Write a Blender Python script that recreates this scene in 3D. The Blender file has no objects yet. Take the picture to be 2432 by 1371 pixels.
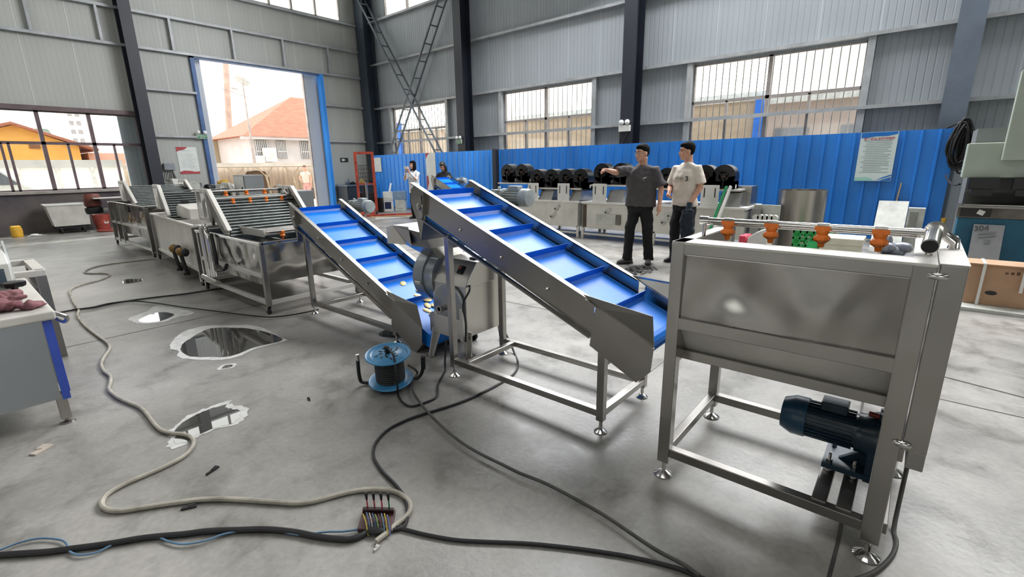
import bpy, math, random
from mathutils import Vector, Matrix
random.seed(11)
SC = bpy.context.scene
COL = SC.collection
PI = math.pi
V = Vector

# ------------------------------------------------------------------ materials
def lin(h):
    h = h.lstrip('#')
    out = []
    for i in (0, 2, 4):
        c = int(h[i:i+2], 16) / 255
        out.append(c/12.92 if c <= .04045 else ((c+.055)/1.055)**2.4)
    return (*out, 1.0)

def base_mat(name):
    m = bpy.data.materials.new(name); m.use_nodes = True
    nt = m.node_tree
    return m, nt, nt.nodes['Principled BSDF']

def N(nt, t, **kw):
    n = nt.nodes.new(t)
    for k, v in kw.items():
        if k in n.inputs: n.inputs[k].default_value = v
        else: setattr(n, k, v)
    return n

def mat(name, h, rough=.5, metal=0., var=.12, scale=6., bump=0., bscale=40., stretch=None, spec=.5, h2=None, coat=0., rvar=0.):
    """Painted, plastic, cloth ... : colour broken up by procedural noise, optional bump."""
    m, nt, b = base_mat(name)
    L = nt.links.new
    tc = N(nt, 'ShaderNodeTexCoord')
    src = tc.outputs['Object']
    if stretch:
        mp = N(nt, 'ShaderNodeMapping'); mp.inputs['Scale'].default_value = stretch
        L(src, mp.inputs['Vector']); src = mp.outputs['Vector']
    nz = N(nt, 'ShaderNodeTexNoise', Scale=scale, Detail=5., Roughness=.6)
    L(src, nz.inputs['Vector'])
    mx = N(nt, 'ShaderNodeMix', data_type='RGBA')
    c = lin(h)
    d = lin(h2) if h2 else tuple(x*(1-2.2*var) for x in c[:3])+(1,)
    e = c if h2 else tuple(min(1, x*(1+1.2*var)) for x in c[:3])+(1,)
    mx.inputs[6].default_value = d; mx.inputs[7].default_value = e
    rp = N(nt, 'ShaderNodeMapRange'); rp.inputs[1].default_value = .3; rp.inputs[2].default_value = .7
    L(nz.outputs['Fac'], rp.inputs[0]); L(rp.outputs[0], mx.inputs[0]); L(mx.outputs[2], b.inputs['Base Color'])
    b.inputs['Roughness'].default_value = rough; b.inputs['Metallic'].default_value = metal
    b.inputs['Specular IOR Level'].default_value = spec
    if coat: b.inputs['Coat Weight'].default_value = coat
    if rvar:
        rr = N(nt, 'ShaderNodeMapRange'); rr.inputs[1].default_value=.3; rr.inputs[2].default_value=.7
        rr.inputs[3].default_value = max(.02, rough-rvar); rr.inputs[4].default_value = rough+rvar
        L(nz.outputs['Fac'], rr.inputs[0]); L(rr.outputs[0], b.inputs['Roughness'])
    if bump:
        nb = N(nt, 'ShaderNodeTexNoise', Scale=bscale, Detail=3.)
        L(src, nb.inputs['Vector'])
        bp = N(nt, 'ShaderNodeBump', Strength=bump, Distance=.02)
        L(nb.outputs['Fac'], bp.inputs['Height']); L(bp.outputs[0], b.inputs['Normal'])
    return m

def steel(name, h, rough=.28, wavy=.12, wscale=3., brush=(1.5, 1.5, 9), smear=.12):
    """Stainless sheet: brushed grain in the roughness, slow waviness in the normal, smeary stains."""
    m, nt, b = base_mat(name); L = nt.links.new
    tc = N(nt, 'ShaderNodeTexCoord')
    mp = N(nt, 'ShaderNodeMapping'); mp.inputs['Scale'].default_value = brush
    L(tc.outputs['Object'], mp.inputs['Vector'])
    g = N(nt, 'ShaderNodeTexNoise', Scale=14., Detail=2.); L(mp.outputs[0], g.inputs['Vector'])
    s = N(nt, 'ShaderNodeTexNoise', Scale=wscale*.8, Detail=1.); L(tc.outputs['Object'], s.inputs['Vector'])
    rr = N(nt, 'ShaderNodeMapRange'); rr.inputs[1].default_value=.25; rr.inputs[2].default_value=.75
    rr.inputs[3].default_value = max(.05, rough-.03); rr.inputs[4].default_value = rough+.05
    ad = N(nt, 'ShaderNodeMath', operation='ADD'); L(s.outputs['Fac'], ad.inputs[0]); L(s.outputs['Fac'], ad.inputs[1])
    hf = N(nt, 'ShaderNodeMath', operation='MULTIPLY'); hf.inputs[1].default_value=.5; L(ad.outputs[0], hf.inputs[0])
    L(hf.outputs[0], rr.inputs[0]); L(rr.outputs[0], b.inputs['Roughness'])
    mx = N(nt, 'ShaderNodeMix', data_type='RGBA'); c = lin(h)
    mx.inputs[6].default_value = tuple(x*(1-smear) for x in c[:3])+(1,); mx.inputs[7].default_value = c
    sr = N(nt, 'ShaderNodeMapRange'); sr.inputs[1].default_value=.3; sr.inputs[2].default_value=.62
    L(s.outputs['Fac'], sr.inputs[0]); L(sr.outputs[0], mx.inputs[0]); L(mx.outputs[2], b.inputs['Base Color'])
    b.inputs['Metallic'].default_value = 1.
    w = N(nt, 'ShaderNodeTexNoise', Scale=wscale, Detail=1.); L(tc.outputs['Object'], w.inputs['Vector'])
    bp = N(nt, 'ShaderNodeBump', Strength=1., Distance=.03*wavy); L(w.outputs['Fac'], bp.inputs['Height']); L(bp.outputs[0], b.inputs['Normal'])
    return m

def panel_mat(name, h, axis, period, depth, seam=1.0, rough=.45):
    """Sandwich-panel cladding: fine vertical flutes along one axis plus a joint every SEAM metres and streaky grime."""
    m, nt, b = base_mat(name); L = nt.links.new
    ge = N(nt, 'ShaderNodeNewGeometry'); sp = N(nt, 'ShaderNodeSeparateXYZ'); L(ge.outputs['Position'], sp.inputs[0])
    u = sp.outputs[axis]
    def frac(per):
        d = N(nt, 'ShaderNodeMath', operation='DIVIDE'); d.inputs[1].default_value = per; L(u, d.inputs[0])
        f = N(nt, 'ShaderNodeMath', operation='FRACT'); L(d.outputs[0], f.inputs[0]); return f.outputs[0]
    f1 = frac(period)
    pp = N(nt, 'ShaderNodeMath', operation='PINGPONG'); pp.inputs[1].default_value = .5; L(f1, pp.inputs[0])
    st = N(nt, 'ShaderNodeMapRange', interpolation_type='SMOOTHSTEP'); st.inputs[1].default_value=.02; st.inputs[2].default_value=.14
    L(pp.outputs[0], st.inputs[0])
    f2 = frac(seam)
    sm = N(nt, 'ShaderNodeMath', operation='LESS_THAN'); sm.inputs[1].default_value = .018/seam; L(f2, sm.inputs[0])
    mp = N(nt, 'ShaderNodeMapping'); mp.inputs['Scale'].default_value = (1.6, 1.6, .25); L(ge.outputs['Position'], mp.inputs[0])
    nz = N(nt, 'ShaderNodeTexNoise', Scale=1.5, Detail=6.); L(mp.outputs[0], nz.inputs['Vector'])
    c = lin(h)
    mx = N(nt, 'ShaderNodeMix', data_type='RGBA'); mx.inputs[6].default_value = tuple(x*.84 for x in c[:3])+(1,); mx.inputs[7].default_value = tuple(min(1, x*1.07) for x in c[:3])+(1,)
    L(nz.outputs['Fac'], mx.inputs[0])
    m2 = N(nt, 'ShaderNodeMix', data_type='RGBA', blend_type='MULTIPLY'); m2.inputs[0].default_value = 1.
    gr = N(nt, 'ShaderNodeMapRange'); gr.inputs[3].default_value = .93; gr.inputs[4].default_value = 1.
    L(st.outputs[0], gr.inputs[0])
    L(mx.outputs[2], m2.inputs[6]); L(gr.outputs[0], m2.inputs[7])
    m3 = N(nt, 'ShaderNodeMix', data_type='RGBA'); m3.inputs[7].default_value = tuple(min(1, x*1.25) for x in c[:3])+(1,)
    L(sm.outputs[0], m3.inputs[0]); L(m2.outputs[2], m3.inputs[6]); L(m3.outputs[2], b.inputs['Base Color'])
    bp = N(nt, 'ShaderNodeBump', Strength=depth, Distance=.01); L(st.outputs[0], bp.inputs['Height']); L(bp.outputs[0], b.inputs['Normal'])
    b.inputs['Roughness'].default_value = rough
    return m

def glass_mat(name, tint='#eef4f4', fac=.93):
    m = bpy.data.materials.new(name); m.use_nodes = True; nt = m.node_tree; nt.nodes.clear()
    o = N(nt, 'ShaderNodeOutputMaterial'); t = N(nt, 'ShaderNodeBsdfTransparent'); t.inputs[0].default_value = lin(tint)
    g = N(nt, 'ShaderNodeBsdfGlossy'); g.inputs['Roughness'].default_value = .05
    lw = N(nt, 'ShaderNodeLayerWeight'); lw.inputs[0].default_value = .25
    nz = N(nt, 'ShaderNodeTexNoise', Scale=2.)
    rr = N(nt, 'ShaderNodeMapRange'); rr.inputs[3].default_value = 1-fac-.03; rr.inputs[4].default_value = 1-fac+.03; nt.links.new(nz.outputs['Fac'], rr.inputs[0])
    mu = N(nt, 'ShaderNodeMath', operation='MAXIMUM'); nt.links.new(rr.outputs[0], mu.inputs[0])
    ml = N(nt, 'ShaderNodeMath', operation='MULTIPLY'); ml.inputs[1].default_value = .3; nt.links.new(lw.outputs['Fresnel'], ml.inputs[0]); nt.links.new(ml.outputs[0], mu.inputs[1])
    x = N(nt, 'ShaderNodeMixShader'); nt.links.new(mu.outputs[0], x.inputs[0]); nt.links.new(t.outputs[0], x.inputs[1]); nt.links.new(g.outputs[0], x.inputs[2])
    nt.links.new(x.outputs[0], o.inputs[0])
    return m

M = {}
M['steel'] = steel('stainless_sheet', '#a6a39e', .27, .25)
M['steel_dk'] = steel('stainless_dark_sheet', '#a3a29f', .3, .2)
M['steel_wavy'] = steel('stainless_panel', '#a5a29d', .15, 2.2, 2.4, (1, 1, 8))
M['tube'] = steel('stainless_tube', '#aba8a3', .25, .03, 5.)
M['tube_dk'] = steel('stainless_tube_dull', '#8f8c88', .32, .03, 5.)
M['chrome'] = steel('polished_steel', '#d8d6d2', .12, .02, 4., smear=.08)
M['white_steel'] = mat('pale_brushed_steel', '#d6d3cb', .36, .3, .08, 3)
M['belt'] = mat('blue_belt', '#1a80ec', .34, 0, .06, 4, spec=.28)
M['cleat'] = mat('blue_cleat', '#1670d2', .3, 0, .08, 5)
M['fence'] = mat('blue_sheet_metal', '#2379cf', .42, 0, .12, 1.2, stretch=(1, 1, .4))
M['fence_lit'] = mat('lit_blue_sheet_metal', '#3796f5', .42, 0, .1, 1.2, stretch=(1, 1, .4))  # fence blue with stronger light put into the colour
M['navy'] = mat('navy_paint', '#20242f', .45, 0, .12, 2)
M['colgrey'] = mat('grey_blue_paint', '#616c7a', .5, 0, .1, 2)
M['girt'] = mat('galvanised_girt', '#a8abad', .45, .2, .12, 3)
M['frame_al'] = mat('aluminium_frame', '#a79f9a', .45, .3, .12, 4)
M['frame_dk'] = mat('brown_window_frame', '#6b5a5e', .5, .1, .15, 4)
M['rubber'] = mat('black_rubber', '#0c0c0e', .5, 0, .2, 20)
M['black'] = mat('black_plastic', '#101114', .38, 0, .15, 15)
M['orange'] = mat('orange_plastic', '#ff8226', .4, 0, .08, 20)
M['teal'] = mat('dark_teal_paint', '#0d2c3c', .35, 0, .2, 9, rvar=.08)
M['grey_motor'] = mat('grey_motor_paint', '#aeb6b7', .42, .1, .12, 12)
M['white'] = mat('white_paint', '#dcdbd6', .5, 0, .06, 4)
M['offwhite'] = mat('grimy_white', '#c3c5bd', .6, 0, .12, 5)
M['paper'] = mat('poster_paper', '#dfe3df', .55, 0, .04, 6)
M['cable'] = mat('black_cable_sheath', '#141416', .5, 0, .25, 12)
M['cable_gr'] = mat('dusty_cable_sheath', '#4c4b48', .6, 0, .2, 9)
M['hose'] = mat('beige_hose', '#a7a194', .6, 0, .18, 7)
M['skin'] = mat('skin', '#cfa088', .5, 0, .1, 9, h2='#bb8870')
M['hair'] = mat('black_hair', '#0c0b0c', .8, 0, .3, 30, spec=.15)
M['brass'] = mat('brown_brass', '#8a6a35', .4, .4, .2, 14)
M['red'] = mat('red_orange_paint', '#a8402c', .5, 0, .2, 6)
M['wood'] = mat('sawn_wood', '#b89d7c', .7, 0, .2, 5, stretch=(1, 8, 8))
M['card'] = mat('brown_cardboard', '#b28f72', .75, 0, .07, 4)
M['slat'] = mat('slat_mesh', '#7d8280', .38, .7, .15, 12)
M['glass'] = glass_mat('window_glass')

# ------------------------------------------------------------------ mesh builder (world coordinates)
class MB:
    def __init__(s): s.v = []; s.f = []; s.mi = []; s.m = 0
    def add(s, vs, fs):
        o = len(s.v); s.v += [V(p) for p in vs]
        for f in fs: s.f.append([i+o for i in f]); s.mi.append(s.m)
        return s
    def box(s, a, b):
        x0, y0, z0 = a; x1, y1, z1 = b
        return s.add([(x0,y0,z0),(x1,y0,z0),(x1,y1,z0),(x0,y1,z0),(x0,y0,z1),(x1,y0,z1),(x1,y1,z1),(x0,y1,z1)],
                     [(0,3,2,1),(4,5,6,7),(0,1,5,4),(1,2,6,5),(2,3,7,6),(3,0,4,7)])
    def cbox(s, c, d, R=None):
        c = V(c); vs = []
        for k in ((-1,-1,-1),(1,-1,-1),(1,1,-1),(-1,1,-1),(-1,-1,1),(1,-1,1),(1,1,1),(-1,1,1)):
            p = V((k[0]*d[0]/2, k[1]*d[1]/2, k[2]*d[2]/2))
            vs.append(c + (R @ p if R else p))
        return s.add(vs, [(0,3,2,1),(4,5,6,7),(0,1,5,4),(1,2,6,5),(2,3,7,6),(3,0,4,7)])
    def bar(s, p, q, w, h=None, up=(0,0,1)):
        p = V(p); q = V(q); h = h or w; d = (q-p).normalized(); up = V(up)
        if abs(d.dot(up)) > .98: up = V((1,0,0))
        a = d.cross(up).normalized()*(w/2); b = a.cross(d).normalized()*(h/2)
        vs = [p-a-b, p+a-b, p+a+b, p-a+b, q-a-b, q+a-b, q+a+b, q-a+b]
        return s.add(vs, [(0,1,2,3),(4,7,6,5),(0,4,5,1),(1,5,6,2),(2,6,7,3),(3,7,4,0)])
    def tube(s, pts, r, n=8, closed=False, flat=None):
        pts = [V(p) for p in pts]; k = len(pts); rs = r if isinstance(r, (list, tuple)) else [r]*k
        vs = []; ref = None
        for i, p in enumerate(pts):
            if closed: d = (pts[(i+1) % k]-pts[i-1])
            else: d = pts[min(i+1, k-1)]-pts[max(i-1, 0)]
            d = d.normalized() if d.length > 1e-9 else V((0,0,1))
            if ref is None: ref = V((0,0,1)) if abs(d.z) < .9 else V((1,0,0))
            a = d.cross(ref)
            if a.length < 1e-4: ref = V((1,.3,0)); a = d.cross(ref)
            a.normalize(); b = a.cross(d).normalized(); ref = b
            ra, rb = (rs[i] if isinstance(rs[i], (tuple, list)) else (rs[i], rs[i]))
            for j in range(n):
                t = 2*PI*j/n; vs.append(p + a*(math.cos(t)*ra) + b*(math.sin(t)*rb))
        fs = []
        for i in range(k if closed else k-1):
            i2 = (i+1) % k
            for j in range(n): fs.append((i*n+j, i*n+(j+1) % n, i2*n+(j+1) % n, i2*n+j))
        if not closed: fs += [tuple(range(n))[::-1], tuple(range((k-1)*n, k*n))]
        return s.add(vs, fs)
    def lathe(s, prof, c, axis=(0,0,1), n=24, cap=True):
        c = V(c); d = V(axis).normalized(); a = d.cross(V((0,0,1)) if abs(d.z) < .9 else V((1,0,0))).normalized(); b = d.cross(a)
        vs = []
        for r, z in prof:
            for j in range(n):
                t = 2*PI*j/n; vs.append(c + d*z + a*(math.cos(t)*r) + b*(math.sin(t)*r))
        fs = []; k = len(prof)
        for i in range(k-1):
            for j in range(n): fs.append((i*n+j, i*n+(j+1) % n, (i+1)*n+(j+1) % n, (i+1)*n+j))
        if cap:
            if prof[0][0] > 1e-5: fs.append(tuple(range(n))[::-1])
            if prof[-1][0] > 1e-5: fs.append(tuple(range((k-1)*n, k*n)))
        return s.add(vs, fs)
    def prism(s, poly, ext):
        k = len(poly); e = V(ext); vs = [V(p) for p in poly] + [V(p)+e for p in poly]
        fs = [tuple(range(k))[::-1], tuple(range(k, 2*k))] + [(i, (i+1) % k, k+(i+1) % k, k+i) for i in range(k)]
        return s.add(vs, fs)
    def quad(s, *p): return s.add(p, [tuple(range(len(p)))])
    def ell(s, c, r, n=14, m=9, R=None):
        c = V(c); vs = [];
        for i in range(m+1):
            ph = PI*i/m
            for j in range(n):
                t = 2*PI*j/n; p = V((math.sin(ph)*math.cos(t)*r[0], math.sin(ph)*math.sin(t)*r[1], math.cos(ph)*r[2]))
                vs.append(c + (R @ p if R else p))
        fs = [(i*n+j, i*n+(j+1) % n, (i+1)*n+(j+1) % n, (i+1)*n+j) for i in range(m) for j in range(n)]
        return s.add(vs, fs)
    def build(s, name, m, parent=None, smooth=False, bevel=0., label=None, cat=None, group=None, kind=None, at=None, seg=2):
        me = bpy.data.meshes.new(name)
        vs = s.v
        if parent is None and vs:
            if at is None:
                lo = [min(v[i] for v in vs) for i in range(3)]; hi = [max(v[i] for v in vs) for i in range(3)]
                at = V(((lo[0]+hi[0])/2, (lo[1]+hi[1])/2, lo[2]))
            at = V(at)
            vs = [v-at for v in vs]
        me.from_pydata([tuple(v) for v in vs], [], s.f)
        import bmesh
        bm = bmesh.new(); bm.from_mesh(me); bmesh.ops.remove_doubles(bm, verts=bm.verts, dist=1e-6)
        bmesh.ops.recalc_face_normals(bm, faces=bm.faces); bm.to_mesh(me); bm.free()
        ms = m if isinstance(m, (list, tuple)) else [m]
        for x in ms: me.materials.append(x)
        if len(ms) > 1 and len(me.polygons) == len(s.mi):
            for p, i in zip(me.polygons, s.mi): p.material_index = i
        if smooth:
            for p in me.polygons: p.use_smooth = True
            me.set_sharp_from_angle(angle=math.radians(40))
        o = bpy.data.objects.new(name, me); COL.objects.link(o)
        if parent is not None: attach(o, parent)
        else: o.location = at
        if bevel:
            bv = o.modifiers.new('edge', 'BEVEL'); bv.width = bevel; bv.segments = seg; bv.limit_method = 'ANGLE'; bv.harden_normals = False
        tag(o, label, cat, group, kind)
        return o

def wloc(o):
    """World offset of a parent (empties and top-level meshes are only moved, never turned, while building)."""
    p = V((0,0,0))
    while o is not None:
        p += o.location + o.matrix_parent_inverse.translation; o = o.parent
    return p
def attach(o, parent):
    o.parent = parent; o.matrix_parent_inverse = Matrix.Translation(-wloc(parent))
def tag(o, label=None, cat=None, group=None, kind=None):
    if label: o['label'] = label
    if cat: o['category'] = cat
    if group: o['group'] = group
    if kind: o['kind'] = kind
    return o
def thing(name, loc, label, cat, group=None, kind=None):
    o = bpy.data.objects.new(name, None); o.empty_display_size = .1; COL.objects.link(o); o.location = loc
    return tag(o, label, cat, group, kind)
def copy_tree(o, delta=(0,0,0), label=None, rotz=None, top=True, parent=None):
    c = o.copy(); COL.objects.link(c)
    if parent is not None: c.parent = parent
    if top:
        c.location = o.location + V(delta)
        if rotz is not None: c.rotation_euler.z = rotz
        if label: c['label'] = label
    for ch in list(o.children): copy_tree(ch, top=False, parent=c)
    return c
def smooth_path(pts, sub=5):
    pts = [V(p) for p in pts]; out = []
    for i in range(len(pts)-1):
        p0, p1, p2, p3 = pts[max(i-1,0)], pts[i], pts[i+1], pts[min(i+2, len(pts)-1)]
        for k in range(sub):
            t = k/sub
            out.append(.5*((2*p1)+(p2-p0)*t+(2*p0-5*p1+4*p2-p3)*t*t+(3*p1-p0-3*p2+p3)*t**3))
    return out+[pts[-1]]
def text(name, body, size, loc, ex, ey, m, parent, bold=0.):
    """Lettering lying in the plane spanned by EX (reading direction) and EY (up)."""
    cu = bpy.data.curves.new(name, 'FONT'); cu.body = body; cu.size = size; cu.align_x = 'CENTER'; cu.align_y = 'CENTER'; cu.offset = bold
    cu.materials.append(m)
    tmp = bpy.data.objects.new(name, cu); COL.objects.link(tmp)
    dg = bpy.context.evaluated_depsgraph_get(); me = bpy.data.meshes.new_from_object(tmp.evaluated_get(dg)); me.name = name
    bpy.data.objects.remove(tmp); o = bpy.data.objects.new(name, me); COL.objects.link(o)
    ex = V(ex).normalized(); ey = V(ey).normalized(); ez = ex.cross(ey).normalized()
    R = Matrix((ex, ey, ez)).transposed().to_4x4()
    o.parent = parent; o.matrix_parent_inverse = Matrix.Translation(-wloc(parent))
    o.matrix_basis = Matrix.Translation(V(loc)) @ R
    return o
# ------------------------------------------------------------------ the hall
GY, RX = 17.5, 12.0                      # inside faces of the gable wall and of the long wall
X0, Y0, ZC = -15., -13., 9.6
def concrete():
    m, nt, b = base_mat('concrete_floor'); L = nt.links.new
    ge = N(nt, 'ShaderNodeNewGeometry')
    n1 = N(nt, 'ShaderNodeTexNoise', Scale=.7, Detail=6., Roughness=.6); L(ge.outputs['Position'], n1.inputs['Vector'])
    n2 = N(nt, 'ShaderNodeTexNoise', Scale=3.1, Detail=8., Roughness=.65); L(ge.outputs['Position'], n2.inputs['Vector'])
    n2.inputs['Distortion'].default_value = .35
    n3 = N(nt, 'ShaderNodeTexNoise', Scale=35., Detail=4.); L(ge.outputs['Position'], n3.inputs['Vector'])
    r1 = N(nt, 'ShaderNodeValToRGB'); e = r1.color_ramp.elements
    e[0].position = .3; e[0].color = lin('#73716d'); e[1].position = .68; e[1].color = lin('#a5a29c')
    L(n1.outputs['Fac'], r1.inputs[0])
    r2 = N(nt, 'ShaderNodeValToRGB'); e = r2.color_ramp.elements
    e[0].position = .28; e[0].color = (.5,.49,.47,1); e[1].position = .5; e[1].color = (.97,.97,.96,1)
    x = e.new(.72); x.color = (1.12,1.11,1.09,1)
    L(n2.outputs['Fac'], r2.inputs[0])
    mx = N(nt, 'ShaderNodeMix', data_type='RGBA', blend_type='MULTIPLY'); mx.inputs[0].default_value = 1.
    L(r1.outputs[0], mx.inputs[6]); L(r2.outputs[0], mx.inputs[7])
    r3 = N(nt, 'ShaderNodeMapRange'); r3.inputs[1].default_value=.3; r3.inputs[2].default_value=.7; r3.inputs[3].default_value=.9; r3.inputs[4].default_value=1.06
    L(n3.outputs['Fac'], r3.inputs[0])
    m2 = N(nt, 'ShaderNodeMix', data_type='RGBA', blend_type='MULTIPLY'); m2.inputs[0].default_value = 1.
    L(mx.outputs[2], m2.inputs[6]); L(r3.outputs[0], m2.inputs[7])
    # dark drag marks, stretched along the hall
    mp = N(nt, 'ShaderNodeMapping'); mp.inputs['Scale'].default_value = (2.4, .5, 1); mp.inputs['Rotation'].default_value = (0, 0, .5); L(ge.outputs['Position'], mp.inputs[0])
    n4 = N(nt, 'ShaderNodeTexNoise', Scale=2.2, Detail=7., Roughness=.7); L(mp.outputs[0], n4.inputs['Vector'])
    r4 = N(nt, 'ShaderNodeMapRange'); r4.inputs[1].default_value=.6; r4.inputs[2].default_value=.75; r4.inputs[3].default_value=1.; r4.inputs[4].default_value=.72
    L(n4.outputs['Fac'], r4.inputs[0])
    m3 = N(nt, 'ShaderNodeMix', data_type='RGBA', blend_type='MULTIPLY'); m3.inputs[0].default_value = 1.
    L(m2.outputs[2], m3.inputs[6]); L(r4.outputs[0], m3.inputs[7]); L(m3.outputs[2], b.inputs['Base Color'])
    rr = N(nt, 'ShaderNodeMapRange'); rr.inputs[1].default_value=.3; rr.inputs[2].default_value=.7; rr.inputs[3].default_value=.26; rr.inputs[4].default_value=.5
    L(n2.outputs['Fac'], rr.inputs[0]); L(rr.outputs[0], b.inputs['Roughness'])
    bp = N(nt, 'ShaderNodeBump', Strength=.12, Distance=.01); L(n3.outputs['Fac'], bp.inputs['Height']); L(bp.outputs[0], b.inputs['Normal'])
    return m
def struct(mb, name, m, parent=None, **kw):
    o = mb.build(name, m, parent, **kw)
    if parent is None: o['kind'] = 'structure'
    return o
floor = struct(MB().box((X0, Y0, -.2), (RX, GY, 0)), 'floor', concrete())
jm = mat('floor_joint', '#4a4845', .8, 0, .2, 8)
def strip(mb, pts, w):
    for (x1, y1), (x2, y2) in zip(pts[:-1], pts[1:]):
        d = V((x2-x1, y2-y1, 0)).normalized(); n = V((-d.y, d.x, 0))*w/2
        mb.quad(V((x1,y1,.0012))-n, V((x2,y2,.0012))-n, V((x2,y2,.0012))+n, V((x1,y1,.0012))+n)
jb = MB()
strip(jb, [(-4, 5.62), (.718, 5.61), (1.854, 5.613), (11, 5.63)], .012)
strip(jb, [(4.336, -.33), (4.240, -.72), (4.1, -2)], .02); strip(jb, [(4.45, 1.2), (4.336, -.33)], .02)
strip(jb, [(3.98, 5.62), (3.93, 3.381), (3.96, 2.7), (3.889, -.321), (3.873, -2)], .012)
strip(jb, [(3.9, .08), (2.058, .038), (1.2, .05)], .014)
struct(jb, 'floor_joint', jm, floor)

wl = panel_mat('gable_cladding', '#b1b3ae', 0, .11, .12, 1.0)
wr = panel_mat('long_wall_cladding', '#9da4a9', 1, .115, .55, 1.0)
def wall_grid(name, m, us, zs, holes, face, th, outward, parent=None):
    """A cladding wall made of rectangles round its openings. FACE turns (u, z, depth) into a point."""
    us = sorted(set(us + [h[0] for h in holes] + [h[1] for h in holes])); zs = sorted(set(zs + [h[2] for h in holes] + [h[3] for h in holes]))
    b = MB()
    for u0, u1 in zip(us[:-1], us[1:]):
        for z0, z1 in zip(zs[:-1], zs[1:]):
            uc, zc = (u0+u1)/2, (z0+z1)/2
            if any(h[0] < uc < h[1] and h[2] < zc < h[3] for h in holes): continue
            p = [face(u, z, d) for d in (0, th) for u, z in ((u0,z0),(u1,z0),(u1,z1),(u0,z1))]
            b.add(p, [(0,3,2,1),(4,5,6,7),(0,1,5,4),(1,2,6,5),(2,3,7,6),(3,0,4,7)])
    return struct(b, name, m, parent)
W1 = (-3.2, 4.06, 1.08, 3.08); GATE = (5.75, 9.83, 0., 4.86); HW = (.6, 10.92, 6.86, 8.9)
wall_left = wall_grid('wall_left', wl, [X0, RX], [0, ZC], [W1, GATE, HW], lambda u, z, d: (u, GY+d, z), .1, 1)
RA = (13.02, 16.1, .9, 3.72); RB = (7.15, 10.38, .9, 3.72); RC = (1.15, 4.45, .9, 3.72); RH = (12.3, 16.2, 6.98, 8.6); RD = (-4.9, -1.6, .9, 3.72); RE = (-10.5, -7.2, .9, 3.72)
wall_right = wall_grid('wall_right', wr, [Y0, GY], [0, ZC], [RA, RB, RC, RH, RD, RE], lambda u, z, d: (RX+d, u, z), .1, 1)
wb = panel_mat('rear_cladding', '#6f716f', 0, .11, .2, 1.0)
wall_rear = wall_grid('wall_rear', wb, [X0, RX], [0, ZC], [(-6, 2, 1.2, 4.2)], lambda u, z, d: (u, Y0-d, z), .1, 1)
wall_far = wall_grid('wall_side', panel_mat('side_cladding', '#7d7f7d', 1, .11, .2, 1.0), [Y0, GY], [0, ZC], [(-8, -2, 1.2, 4), (2, 8, 1.2, 4)], lambda u, z, d: (X0-d, u, z), .1, 1)
struct(MB().box((X0-.1, Y0-.1, ZC), (RX+.1, GY+.1, ZC+.1)), 'ceiling', mat('roof_sheet', '#8f9192', .6, 0, .1, 1))
base_m = mat('dirty_plinth', '#45424a', .85, 0, .3, 1.1, h2='#6a625d', bump=.3, bscale=9)
struct(MB().box((X0, GY-.05, 0), (5.66, GY, 1.02)), 'baseboard_left', base_m)

# girts and posts of the frame
g = MB()
for z in (4.92, 5.85, 6.78): g.bar((X0, GY-.07, z), (RX-.1, GY-.07, z), .14, .07, (0,0,1))
for z in (2.54, 3.83):
    g.bar((4.3, GY-.07, z), (5.68, GY-.07, z), .14, .06); g.bar((9.9, GY-.07, z), (RX-.1, GY-.07, z), .14, .06)
struct(g, 'girt', M['girt'], wall_left)
g = MB()
for x in (.6, 2.25, 3.62, 5.27, 6.95, 8.56, 10.22): g.bar((x, GY-.07, 4.95), (x, GY-.07, 5.82), .06, .14, (0,1,0))
struct(g, 'girt_stud', M['girt'], wall_left)
g = MB()
for z in (2.5, 3.8, 5.4, 6.9): g.bar((RX-.08, Y0, z), (RX-.08, GY, z), .16, .07)
struct(g, 'girt', M['girt'], wall_right)
g = MB()
for y in (1.09, 4.52, 7.08, 10.46, 12.95, 16.18): g.bar((RX-.07, y, .4), (RX-.07, y, 3.8), .12, .12, (0,1,0))
struct(g, 'window_post', M['girt'], wall_right)
def hcol(name, x, y, m, ax, top=ZC, w=.3, d=.4, t=.025):
    """H-section column: AX 'x' has its flanges facing along x."""
    b = MB()
    for s in (-1, 1):
        if ax == 'x': b.box((x+s*d/2-t/2, y-w/2, 0), (x+s*d/2+t/2, y+w/2, top))
        else: b.box((x-w/2, y+s*d/2-t/2, 0), (x+w/2, y+s*d/2+t/2, top))
    if ax == 'x': b.box((x-d/2, y-t/2, 0), (x+d/2, y+t/2, top))
    else: b.box((x-t/2, y-d/2, 0), (x+t/2, y+d/2, top))
    return struct(b, name, m)
hcol('column_gable', 4.16, 17.18, M['navy'], 'y', w=.28, d=.4)
cm = mat('slate_column_paint', '#39434f', .45, 0, .12, 2)
for i, (y, m) in enumerate(((17.15, cm), (11.78, M['navy']), (5.85, M['navy']), (-.25, M['colgrey']), (-6.3, M['colgrey']))):
    hcol('column_long_wall', 11.62 if y < 17 else 11.7, y, m, 'x', w=.34 if y < 17 else .5)
# lattice cross bracing between the corner column and the next one
def brace(p, q, off):
    b = MB(); p = V(p); q = V(q); o = V(off)
    b.bar(p, q, .055, .045); b.bar(p+o, q+o, .055, .045)
    for i in range(1, 14):
        c = p.lerp(q, i/14); b.bar(c, c+o, .035, .035)
    return struct(b, 'cross_brace', mat('brace_paint', '#6d757c', .5, .1, .15, 2))
brace((11.45, 17.3, 8.0), (11.45, 12.1, .5), (.32, 0, 0))
brace((11.5, 12.1, 7.55), (11.5, 16.9, .6), (.32, 0, 0))

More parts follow.
